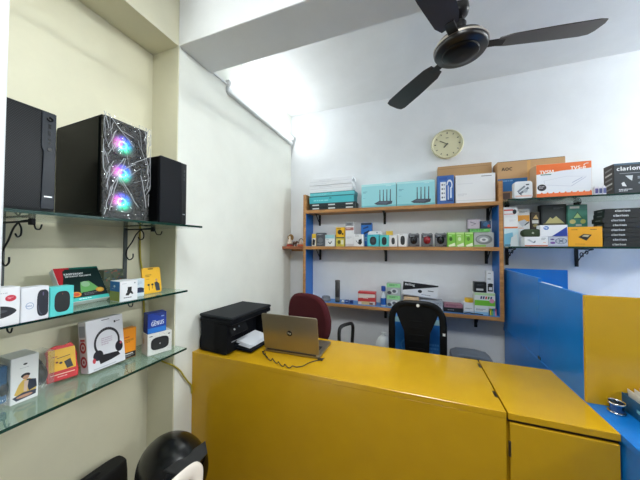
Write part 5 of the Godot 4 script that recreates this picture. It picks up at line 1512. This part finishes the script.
	tb.small_print(0.2, 0.08, 0.6, 0.06, 1, C(60, 62, 70), 2).small_print(0.15, 0.34, 0.7, 0.08, 1, C(70, 74, 84), 3).ell(0.55, 0.62, 0.4, 0.06, K).rect(0.15, 0.66, 0.75, 0.28, K).rect(0.3, 0.74, 0.5, 0.14, C(220, 224, 228))
	carton("tall_white_box", "tall narrow white box with black pictures by right upright", 0.050, 0.178, 0.05, back_at(0.578, y + 0.179, 2.447, 0.05), 0, W, tb, G)
	# cable in front
	o = part("cable", MB.new().tube(smooth_path([Vector3(0.385, y + 0.004, -2.425), Vector3(0.42, y + 0.012, -2.415), Vector3(0.45, y + 0.005, -2.425), Vector3(0.48, y + 0.010, -2.41), Vector3(0.52, y + 0.004, -2.42)]), 0.004, 7).mesh(), mat(K, 0.5), self)
	o.name = numbered("cable")
	tag(o, "short black cable lying before the small white box", "cable", G)

# ---------------------------------------------------------------- stock on the right glass shelves
func stock_right_shelves() -> void:
	var y := G1
	var K := C(30, 34, 40)
	var W := C(230, 232, 236)
	var brown := C(190, 152, 108)
	var GU := "boxes on the upper right glass shelf"
	var GL := "boxes on the lower right glass shelf"
	# monitor box
	var a := Art.new(400, 280, brown)
	a.rect(0, 0.42, 0.98, 0.58, C(44, 108, 170)).rect(0, 0.74, 0.24, 0.26, C(178, 140, 104)).rect(0.06, 0.78, 0.13, 0.15, C(96, 78, 76)).rect(0.10, 0.93, 0.05, 0.06, C(96, 78, 76)).small_print(0.06, 0.46, 0.3, 0.06, 1, C(120, 170, 214), 3).rect(0.455, 0, 0.05, 1, C(206, 160, 100))
	var o := carton("monitor_box", "large brown monitor box with blue lower print and tape", 0.440, 0.328, 0.12, back_at(0.862, y, 2.462, 0.12), 0, brown, a, GU, 0.7)
	lettering("AOC", 0.074, Vector3(-0.155, 0.268, 0.0615), C(46, 40, 36), o)
	part("top_flap", bx(Vector3(0, 0.330, 0), Vector3(0.438, 0.003, 0.118), 0.001), mat(C(96, 82, 64), 0.8), o)
	# orange and white printer box
	a = Art.new(420, 300, C(226, 229, 236))
	a.poly([Vector2(0, 0), Vector2(1, 0), Vector2(1, 0.20), Vector2(0.5, 0.22), Vector2(0, 0.30)], C(234, 112, 46)).rect(0.08, 0.30, 0.2, 0.025, C(50, 120, 100)).rect(0, 0.88, 1, 0.12, C(226, 108, 50))
	for i in 9: a.poly([Vector2(0.06 + i * 0.11, 0.90), Vector2(0.10 + i * 0.11, 0.84), Vector2(0.13 + i * 0.11, 0.90)], C(226, 108, 50))
	a.line(0.14, 0.50, 0.55, 0.40, 0.008, C(196, 200, 212)).line(0.55, 0.40, 0.92, 0.44, 0.008, C(196, 200, 212)).line(0.14, 0.50, 0.16, 0.62, 0.008, C(196, 200, 212)).line(0.16, 0.62, 0.64, 0.70, 0.008, C(186, 190, 204)).line(0.64, 0.70, 0.90, 0.46, 0.010, C(170, 174, 196)).line(0.66, 0.60, 0.84, 0.46, 0.012, C(150, 156, 186)).ell(0.10, 0.70, 0.085, 0.10, C(44, 40, 48)).small_print(0.05, 0.66, 0.10, 0.08, 2, C(200, 196, 200), 4).arc(0.93, 0.12, 0.06, 0.06, 180, 290, 0.02, C(244, 236, 230))
	o = carton("printer_box", "wide orange and white printer box before the monitor box", 0.318, 0.248, 0.115, back_at(1.012, y, 2.335, 0.115), 0, C(206, 170, 134), a, GU)
	lettering("TVSM", 0.082, Vector3(-0.096, 0.190, 0.058), C(248, 246, 240), o)
	lettering("TVS-e", 0.085, Vector3(0.085, 0.206, 0.058), C(248, 240, 232), o)
	# small white rounded pack
	o = thing("cable_tin", "small white rounded pack with diagonal cable picture on glass shelf", "pack", back_at(0.770, y, 2.325, 0.05), 0, GU)
	part("body", MB.new().prism(rounded(0.114, 0.132, 0.02), 0.05, Transform3D(Basis(), Vector3(0, 0.066, 0)), 0.003).mesh(), mat(C(220, 224, 228), 0.4), o)
	a = Art.new(128, 140, C(216, 220, 224))
	a.line(0.15, 0.62, 0.6, 0.25, 0.12, C(120, 128, 138)).line(0.3, 0.74, 0.82, 0.36, 0.14, C(96, 104, 116)).line(0.2, 0.66, 0.44, 0.9, 0.06, C(60, 66, 78)).ell(0.62, 0.56, 0.14, 0.13, C(170, 176, 184)).rect(0.66, 0.12, 0.2, 0.08, C(50, 54, 62)).rect(0, 0.86, 1, 0.1, C(222, 180, 170))
	print_sheet("front_print", 0.10, 0.112, a, o, Vector3(0, 0.066, 0.0255), 0.4)
	for i in 3:
		o = thing("ink_bottle", ["small white ink bottle with purple label against the printer box", "small white ink bottle with navy label between two others", "small white ink bottle with pale violet label against the stereo carton"][i], "bottle", back_at(1.189 + i * 0.0215, y, 2.325, 0.02), 0, "ink bottles on the glass shelf")
		part("bottle_body", bx(Vector3(0, 0.028, 0), Vector3(0.0195, 0.056, 0.022), 0.003), mat(C(222, 220, 230), 0.35), o)
		part("label_patch", bx(Vector3(0, 0.028, 0.0113), Vector3(0.015, 0.034, 0.0006), 0.0), mat([C(80, 70, 140), C(60, 70, 120), C(90, 96, 150)][i], 0.4), o)
		part("cap", bx(Vector3(0, 0.060, 0), Vector3(0.012, 0.008, 0.012), 0.002), mat(C(236, 236, 240), 0.35), o)
	# stereo carton
	a = Art.new(280, 220, C(34, 42, 50))
	a.rect(0, 0, 1, 0.05, C(60, 96, 120)).rect(0.12, 0.33, 0.86, 0.012, C(160, 170, 176)).poly([Vector2(0.25, 0.42), Vector2(0.42, 0.42), Vector2(0.40, 0.60), Vector2(0.34, 0.54)], C(206, 212, 216)).poly([Vector2(0.16, 0.66), Vector2(0.22, 0.62), Vector2(0.28, 0.78), Vector2(0.18, 0.76)], C(214, 218, 220)).small_print(0.10, 0.86, 0.30, 0.1, 2, C(206, 210, 214), 3).small_print(0.52, 0.46, 0.36, 0.1, 2, C(150, 160, 166), 6).ell(0.68, 0.68, 0.15, 0.05, C(130, 140, 146))
	o = carton("car_stereo_box", "tall dark car stereo carton on the upper glass shelf", 0.226, 0.205, 0.10, back_at(1.388, y, 2.315, 0.10), 0, C(32, 38, 46), a, GU)
	lettering("clarion", 0.116, Vector3(-0.040, 0.168, 0.0507), C(236, 240, 242), o)
	var sa := Art.new(90, 200, C(38, 44, 50))
	for i in 5: sa.poly([Vector2(0.15, 0.16 + i * 0.17), Vector2(0.85, 0.10 + i * 0.17), Vector2(0.85, 0.16 + i * 0.17), Vector2(0.15, 0.22 + i * 0.17)], C(196, 202, 206) if i % 2 else C(120, 128, 134))
	print_sheet("side_print", 0.096, 0.20, sa, o, Vector3(-0.1136, 0.1025, 0), 0.4, -90)
	# ----- lower shelf
	y = G2
	a = Art.new(120, 160, C(196, 222, 232))
	a.poly([Vector2(0, 0.3), Vector2(0.6, 0.2), Vector2(0.7, 1.0), Vector2(0, 1.0)], C(120, 184, 214)).poly([Vector2(0.5, 0.5), Vector2(0.9, 0.3), Vector2(1, 1), Vector2(0.4, 1)], C(224, 230, 234)).rect(0.05, 0.9, 0.4, 0.06, C(60, 80, 100))
	carton("blue_white_box", "pale blue and white box at the foot of a small stack", 0.096, 0.140, 0.07, back_at(0.713, y, 2.402, 0.07), 0, C(180, 212, 226), a, GL)
	a = Art.new(120, 110, W)
	a.rect(0, 0.86, 1, 0.14, C(222, 120, 70)).small_print(0.4, 0.3, 0.5, 0.16, 2, C(196, 198, 204), 3)
	carton("white_orange_box", "white box with orange foot in the middle of a stack", 0.094, 0.100, 0.07, back_at(0.712, y + 0.1405, 2.404, 0.07), 0, W, a, GL)
	a = Art.new(120, 80, W)
	a.rect(0, 0.26, 0.7, 0.16, C(200, 50, 54)).rect(0, 0.78, 0.8, 0.08, C(200, 60, 60)).ell(0.80, 0.55, 0.14, 0.28, C(34, 34, 38))
	carton("white_red_box", "white box with red stripes topping the small stack", 0.092, 0.070, 0.07, back_at(0.711, y + 0.241, 2.404, 0.07), 0, W, a, GL)
	a = Art.new(200, 80, C(228, 230, 232))
	a.rect(0, 0.86, 1, 0.14, C(196, 110, 80)).poly([Vector2(0.1, 0.3), Vector2(0.2, 0.24), Vector2(0.46, 0.62), Vector2(0.36, 0.66)], C(180, 186, 196)).poly([Vector2(0.36, 0.66), Vector2(0.46, 0.62), Vector2(0.48, 0.40), Vector2(0.42, 0.42)], C(120, 126, 138)).small_print(0.72, 0.1, 0.2, 0.3, 2, C(150, 154, 160), 4).small_print(0.8, 0.55, 0.15, 0.12, 1, C(226, 130, 70), 2)
	carton("long_white_box", "long white box with orange base under the green pouch", 0.142, 0.072, 0.08, back_at(0.841, y, 2.318, 0.08), 0, C(222, 224, 228), a, GL)
	o = thing("headset_pouch", "dark green oblong zipped pouch on the long white box", "pouch", back_at(0.820, y + 0.0725, 2.322, 0.05), 0, GL)
	part("pouch_body", MB.new().prism(rounded(0.124, 0.056, 0.0275, 10), 0.05, Transform3D(Basis(), Vector3(0, 0.028, 0)), 0.008, true).mesh(), mat(C(44, 62, 36), 0.7), o)
	var zp := []
	for p in rounded(0.1255, 0.0575, 0.028, 10): zp.append(Vector3(p.x, p.y + 0.028, 0.004))
	part("zip", MB.new().tube(zp, 0.0014, 6, 0.0014, Vector3.BACK, true).mesh(), mat(C(24, 30, 22), 0.5), o)
	part("badge", MB.new().lathe([Vector2(0, 0), Vector2(0.007, 0), Vector2(0.007, 0.001), Vector2(0, 0.001)], Transform3D(Basis(Vector3.RIGHT, PI / 2), Vector3(0.004, 0.028, 0.0252)), 18).mesh(), mat(C(170, 178, 160), 0.5), o)
	a = Art.new(90, 190, C(224, 226, 228))
	a.rect(0, 0.30, 1, 0.30, C(232, 160, 60)).small_print(0.15, 0.1, 0.7, 0.1, 2, C(130, 134, 140), 3).poly([Vector2(0.05, 0.6), Vector2(0.6, 0.5), Vector2(0.95, 0.7), Vector2(0.4, 0.85)], C(190, 196, 204)).line(0.6, 0.78, 0.95, 0.62, 0.06, C(40, 42, 48)).small_print(0.1, 0.9, 0.6, 0.05, 1, C(220, 120, 60), 5)
	carton("white_yellow_box", "white and amber box behind the green pouch", 0.084, 0.300, 0.05, back_at(0.812, y, 2.46, 0.05), 0, C(220, 222, 224), a, GL, 0.45, "box", 0.170)
	a = Art.new(60, 140, C(60, 52, 44))
	a.poly([Vector2(0.2, 0.4), Vector2(0.6, 0.16), Vector2(0.9, 0.44)], C(206, 180, 120)).rect(0.1, 0.5, 0.8, 0.2, C(214, 216, 210)).ell(0.5, 0.84, 0.3, 0.1, C(150, 140, 90))
	carton("brown_picture_box", "narrow dark brown picture box beside the dark display box", 0.054, 0.272, 0.05, back_at(0.889, y, 2.46, 0.05), 0, C(70, 62, 54), a, GL, 0.45, "box", 0.130)
	a = Art.new(128, 120, C(52, 62, 140))
	a.im.fill(C(188, 194, 208))
	a.ell(0.66, 0.42, 0.32, 0.32, C(120, 130, 150)).ell(0.66, 0.42, 0.25, 0.25, C(190, 196, 208)).ell(0.66, 0.42, 0.12, 0.12, C(100, 112, 132))
	for i in 6:
		var an := TAU * i / 6.0
		a.line(0.66, 0.42, 0.66 + cos(an) * 0.3, 0.42 + sin(an) * 0.3, 0.05, C(100, 112, 132))
	a.ell(0.2, 0.24, 0.11, 0.08, C(80, 60, 120)).ell(0.22, 0.62, 0.14, 0.12, C(110, 70, 150)).rect(0, 0.9, 1, 0.1, C(150, 156, 176))
	carton("fan_box", "lavender box with cooling fan picture on glass shelf", 0.112, 0.070, 0.08, back_at(0.969, y, 2.318, 0.08), 0, C(180, 186, 204), a, GL)
	a = Art.new(200, 110, W)
	a.poly([Vector2(0.42, 1), Vector2(0.98, 0.16), Vector2(1, 1)], C(30, 60, 150)).ell(0.22, 0.24, 0.10, 0.17, C(40, 110, 190))
	o = carton("white_blue_box", "white box with blue wedge and round blue logo", 0.160, 0.084, 0.06, back_at(0.946, y + 0.0725, 2.320, 0.06), 0, W, a, GL)
	lettering("hp", 0.018, Vector3(-0.045, 0.064, 0.0308), C(236, 240, 246), o)
	a = Art.new(180, 190, C(40, 46, 48))
	a.rect(0.06, 0.06, 0.9, 0.88, C(58, 66, 68)).poly([Vector2(0.14, 0.88), Vector2(0.36, 0.58), Vector2(0.46, 0.66), Vector2(0.60, 0.54), Vector2(0.92, 0.86)], C(206, 200, 140)).rect(0.08, 0.86, 0.86, 0.06, C(120, 116, 80)).small_print(0.5, 0.14, 0.4, 0.1, 2, C(110, 120, 124), 3)
	carton("dark_display_box", "dark box with pale yellow peaks picture at the back", 0.156, 0.326, 0.06, back_at(1.008, y, 2.47, 0.06), 0, C(38, 44, 46), a, GL, 0.45, "box", 0.170)
	o = carton("amber_box", "amber yellow box with black card reader picture", 0.186, 0.140, 0.06, back_at(1.120, y, 2.320, 0.06), 0, C(228, 158, 26), amber_art(), GL)
	a = Art.new(120, 190, C(70, 140, 124))
	a.rect(0, 0, 1, 0.2, C(90, 150, 140)).rect(0.1, 0.06, 0.5, 0.1, C(220, 226, 220)).poly([Vector2(0.2, 0.62), Vector2(0.5, 0.28), Vector2(0.8, 0.62)], C(60, 110, 90)).poly([Vector2(0.3, 0.58), Vector2(0.5, 0.36), Vector2(0.7, 0.58)], C(170, 206, 140)).ell(0.24, 0.74, 0.16, 0.10, C(206, 200, 130)).ell(0.78, 0.74, 0.14, 0.10, C(190, 200, 120)).rect(0.4, 0.86, 0.3, 0.08, C(214, 220, 214))
	carton("green_box", "tall green box with triangle picture behind the amber box", 0.115, 0.314, 0.05, back_at(1.142, y, 2.45, 0.05), 0, C(64, 128, 114), a, GL, 0.45, "box", 0.172)
	# stack of flat stereo cartons
	var tiers := ["lowest", "second", "third", "fourth", "fifth", "sixth", "seventh", "topmost"]
	for i in 8:
		var off: float = [0.0, 0.004, 0.002, -0.006, 0.006, -0.002, 0.012, 0.02][i]
		a = Art.new(240, 32, C(24, 28, 30))
		a.rect(0, 0.94, 1, 0.06, C(10, 12, 14))
		o = carton("flat_stereo_box", tiers[i] + " flat black carton in the stack of stereo cartons", 0.240, 0.0325, 0.115, back_at(1.338 + off, y, 2.322 + [0.0, 0.002, 0.0, 0.003, 0.0, 0.002, 0.012, 0.02][i], 0.115), 0, C(24, 28, 30), a, "flat stereo cartons in a stack")
		lettering("clarion", 0.068 if i < 6 else 0.076, Vector3(-0.040 + [0.0, 0.0, -0.006, 0.004, -0.002, 0.0, 0.006, 0.012][i], 0.0165, 0.0581), C(206, 210, 212) if i < 6 else C(236, 238, 240), o, Vector3.ZERO, false, 0.014)
		part("side_strip", bx(Vector3(-0.1203, 0.0165, 0.01), Vector3(0.0006, 0.008, 0.05), 0.0), mat(C(110, 114, 116), 0.5), o)
		y += 0.0329

func amber_art() -> Art:
	var a := Art.new(220, 160, C(232, 164, 28))
	a.small_print(0.10, 0.12, 0.26, 0.08, 1, C(150, 96, 20), 2).small_print(0.66, 0.11, 0.26, 0.08, 1, C(120, 80, 20), 5).poly([Vector2(0.30, 0.52), Vector2(0.46, 0.36), Vector2(0.70, 0.40), Vector2(0.54, 0.70)], C(34, 34, 36)).poly([Vector2(0.40, 0.48), Vector2(0.48, 0.40), Vector2(0.64, 0.42), Vector2(0.58, 0.52)], C(190, 180, 150)).small_print(0.2, 0.86, 0.4, 0.05, 1, C(170, 110, 20), 7)
	return a

# ---------------------------------------------------------------- things on the floor
func build_floor_things() -> void:
	# white plastic armchair facing the counter, its arm end in view
	var p := thing("plastic_armchair", "white moulded plastic armchair beside the black helmet", "chair", Vector3(-0.548, 0, -0.378), 180.0)
	var m := mat(C(232, 224, 214), 0.4)
	moulded_chair(p, m, 0.84, 0.20, false)
	for s in [-1.0, 1.0]:
		part("armrest", MB.new().tube(smooth_path([Vector3(0.185 * s, 0.638, -0.03), Vector3(0.215 * s, 0.646, 0.06), Vector3(0.222 * s, 0.646, 0.22), Vector3(0.220 * s, 0.642, 0.335), Vector3(0.218 * s, 0.618, 0.372), Vector3(0.216 * s, 0.58, 0.376), Vector3(0.21 * s, 0.44, 0.352)]), 0.026, 10, 0.010, Vector3.RIGHT).mesh(), m, p)
	# helmet on the seat
	var h := thing("helmet", "large black helmet with glossy visor resting on a low stool", "helmet", Vector3(-1.055, 0.3055, -0.89), 78.0)
	var rs := []
	for i in 15:
		var t := i / 14.0
		var a := lerpf(-0.95, PI / 2 - 0.05, t)
		var r := cos(a)
		var ring := []
		for k in 36:
			var b := TAU * k / 36.0
			ring.append(Vector3(cos(b) * 0.122 * r, 0.118 + sin(a) * 0.142, sin(b) * 0.15 * r + 0.012 * sin(a)))
		rs.append(ring)
	part("shell", MB.new().rings(rs).mesh(), mat(C(16, 17, 19), 0.25), h)
	var vs := []
	for i in 7:
		var a := lerpf(-0.18, 0.42, i / 6.0)
		var row := []
		for k in 19:
			var b := lerpf(-0.95, 0.95, k / 18.0) + PI / 2
			row.append(Vector3(cos(b) * 0.127 * cos(a), 0.118 + sin(a) * 0.146, sin(b) * 0.156 * cos(a) + 0.012 * sin(a)))
		vs.append(row)
	var vm := MB.new()
	for i in 6:
		for k in 18:
			var n1: Vector3 = (vs[i][k] - Vector3(0, 0.118, 0)).normalized()
			var n2: Vector3 = (vs[i][k + 1] - Vector3(0, 0.118, 0)).normalized()
			var n3: Vector3 = (vs[i + 1][k + 1] - Vector3(0, 0.118, 0)).normalized()
			var n4: Vector3 = (vs[i + 1][k] - Vector3(0, 0.118, 0)).normalized()
			vm.tri(vs[i][k], vs[i][k + 1], vs[i + 1][k + 1], n1, n2, n3)
			vm.tri(vs[i][k], vs[i + 1][k + 1], vs[i + 1][k], n1, n3, n4)
	part("visor", vm.mesh(), mat(C(10, 11, 13), 0.05), h)
	part("peak", MB.new().prism(PackedVector2Array([Vector2(-0.085, 0), Vector2(-0.06, 0.05), Vector2(0, 0.065), Vector2(0.06, 0.05), Vector2(0.085, 0)]), 0.006, Transform3D(Basis(Vector3.RIGHT, PI / 2 + 0.22), Vector3(0, 0.226, 0.094)), 0.001).mesh(), mat(C(18, 19, 21), 0.35), h)
	part("badge", MB.new().lathe([Vector2(0, 0), Vector2(0.010, 0), Vector2(0.010, 0.002), Vector2(0, 0.002)], Transform3D(Basis(Vector3.BACK, -PI / 2) , Vector3(0.121, 0.130, 0.02)), 16).mesh(), mat(C(210, 214, 216), 0.2, 0.8), h)
	part("neck_roll", MB.new().lathe([Vector2(0.06, 0.0), Vector2(0.078, 0.0), Vector2(0.084, 0.008), Vector2(0.078, 0.016), Vector2(0.06, 0.016), Vector2(0.06, 0.0)], Transform3D(), 24).mesh(), mat(C(26, 26, 28), 0.8), h)
	h.scale = Vector3(1.1, 1.04, 1.18)
	var st := thing("low_stool", "low dark stool under the black helmet", "stool", Vector3(-1.055, -0.0845, -0.89))
	part("seat", MB.new().lathe([Vector2(0, 0.345), Vector2(0.14, 0.345), Vector2(0.15, 0.355), Vector2(0.15, 0.378), Vector2(0.14, 0.389), Vector2(0, 0.389)], Transform3D(), 32).mesh(), mat(C(30, 30, 32), 0.5), st)
	for i in 4:
		var an := TAU * i / 4.0 + 0.6
		part("leg", MB.new().tube([Vector3(cos(an) * 0.11, 0.35, sin(an) * 0.11), Vector3(cos(an) * 0.15, 0.0845, sin(an) * 0.15)], 0.012, 8).mesh(), mat(C(30, 30, 32), 0.5), st)
	# black bag leaning on the recess wall
	var b := thing("black_bag", "black soft bag standing against the wall below the recess", "bag", Vector3(-1.44, 0, -0.748), 90.0)
	b.scale.y = 0.95
	var rings := []
	for q in [[0.0, 0.92, 0.7], [0.02, 1.0, 0.74], [0.16, 1.0, 0.75], [0.31, 0.99, 0.72], [0.362, 0.98, 0.62], [0.374, 0.95, 0.5]]:
		var ring := []
		for i in 32:
			var t := TAU * i / 32.0
			ring.append(Vector3(signf(cos(t)) * pow(absf(cos(t)), 0.4) * 0.18 * q[1], q[0], signf(sin(t)) * pow(absf(sin(t)), 0.5) * 0.085 * q[2]))
		rings.append(ring)
	part("bag_body", MB.new().rings(rings).mesh(), mat(C(18, 19, 22), 0.75), b)
	part("pocket", bx(Vector3(0, 0.15, 0.060), Vector3(0.26, 0.20, 0.016), 0.006), mat(C(24, 25, 28), 0.75), b)
	part("strap", MB.new().tube(smooth_path([Vector3(-0.06, 0.36, 0.0), Vector3(-0.05, 0.378, 0.0), Vector3(0.05, 0.378, 0.0), Vector3(0.06, 0.36, 0.0)]), 0.012, 8, 0.004, Vector3.BACK).mesh(), mat(C(26, 27, 30), 0.7), b)
	# blue cartons behind the plastic chair
	for i in 2:
		var a := Art.new(128, 140, C(34, 112, 190))
		a.rect(0, 0, 1, 0.10, C(150, 190, 200)).ell(0.26, 0.5, 0.12, 0.11, C(70, 140, 206)).ell(0.26, 0.5, 0.09, 0.085, C(34, 112, 190)).small_print(0.62, 0.42, 0.3, 0.2, 3, C(80, 150, 214), i + 4).rect(0, 0.84, 1, 0.16, C(120, 160, 176)).small_print(0.55, 0.88, 0.36, 0.08, 1, C(30, 60, 90), 3)
		carton("blue_carton", ["lower blue carton standing on the floor behind plastic chair", "upper blue carton seen through the slots of plastic chair"][i], 0.36, 0.448, 0.22, Vector3(0.02, i * 0.4485, -2.27), 0, C(32, 104, 180), a, "blue cartons behind the chair")
	# white bag beside
	var wb := thing("white_bag", "crumpled white plastic bag on the carton beside blue cartons", "bag", Vector3(-0.248, 0.5405, -2.25))
	var rg := []
	var n := FastNoiseLite.new()
	n.seed = 12
	n.frequency = 12.0
	for q in [[0.0, 0.7], [0.02, 0.95], [0.07, 1.05], [0.13, 0.9], [0.17, 0.55], [0.185, 0.25], [0.21, 0.35]]:
		var ring := []
		for i in 30:
			var t := TAU * i / 30.0
			var rr: float = q[1] * (0.088 + 0.016 * n.get_noise_3d(cos(t) * 0.3, q[0] * 2.0, sin(t) * 0.3))
			ring.append(Vector3(cos(t) * rr, q[0], sin(t) * rr * 0.8))
		rg.append(ring)
	part("bag_body", MB.new().rings(rg).mesh(), mat(C(214, 220, 222), 0.35), wb)
	wb.scale = Vector3(0.75, 0.85, 0.75)
	part("knot", MB.new().lathe([Vector2(0, 0), Vector2(0.02, 0.004), Vector2(0.026, 0.012), Vector2(0.02, 0.02), Vector2(0, 0.024)], Transform3D(Basis(), Vector3(0, 0.176, 0)), 14, 0.1).mesh(), mat(C(206, 212, 214), 0.4), wb)
	carton("brown_carton", "brown carton on the floor carrying the white plastic bag", 0.15, 0.54, 0.22, Vector3(-0.248, 0, -2.27), 0, C(180, 142, 100), Art.new(16, 16, C(180, 142, 100)).rect(0.44, 0, 0.1, 1, C(200, 166, 116)), "", 0.8)
	# grey appliance behind the counter on a carton
	carton("brown_carton", "brown carton on the floor under the grey moulded case", 0.34, 0.44, 0.22, Vector3(0.43, 0, -2.42), 0, C(176, 138, 96), Art.new(16, 16, C(176, 138, 96)).rect(0.44, 0, 0.1, 1, C(198, 164, 114)), "", 0.8)
	var g := thing("grey_case", "dark grey moulded case with curved lid below the wall unit", "case", Vector3(0.43, 0.4405, -2.42))
	part("case_base", bx(Vector3(0, 0.045, 0), Vector3(0.30, 0.09, 0.18), 0.012), mat(C(80, 88, 98), 0.35), g)
	part("case_lid", MB.new().prism(PackedVector2Array([Vector2(-0.15, 0.0), Vector2(0.15, 0.0), Vector2(0.148, 0.02), Vector2(0.12, 0.046), Vector2(0.04, 0.060), Vector2(-0.10, 0.058), Vector2(-0.145, 0.036)]), 0.17, Transform3D(Basis(), Vector3(0, 0.09, 0)), 0.006).mesh(), mat(C(120, 130, 142), 0.25), g)
	part("lid_window", bx(Vector3(0.0, 0.118, 0.0853), Vector3(0.13, 0.024, 0.002), 0.001), mat(C(44, 52, 62), 0.15), g)
	part("latch", bx(Vector3(-0.11, 0.09, 0.092), Vector3(0.03, 0.02, 0.006), 0.002), mat(C(200, 206, 212), 0.3), g)
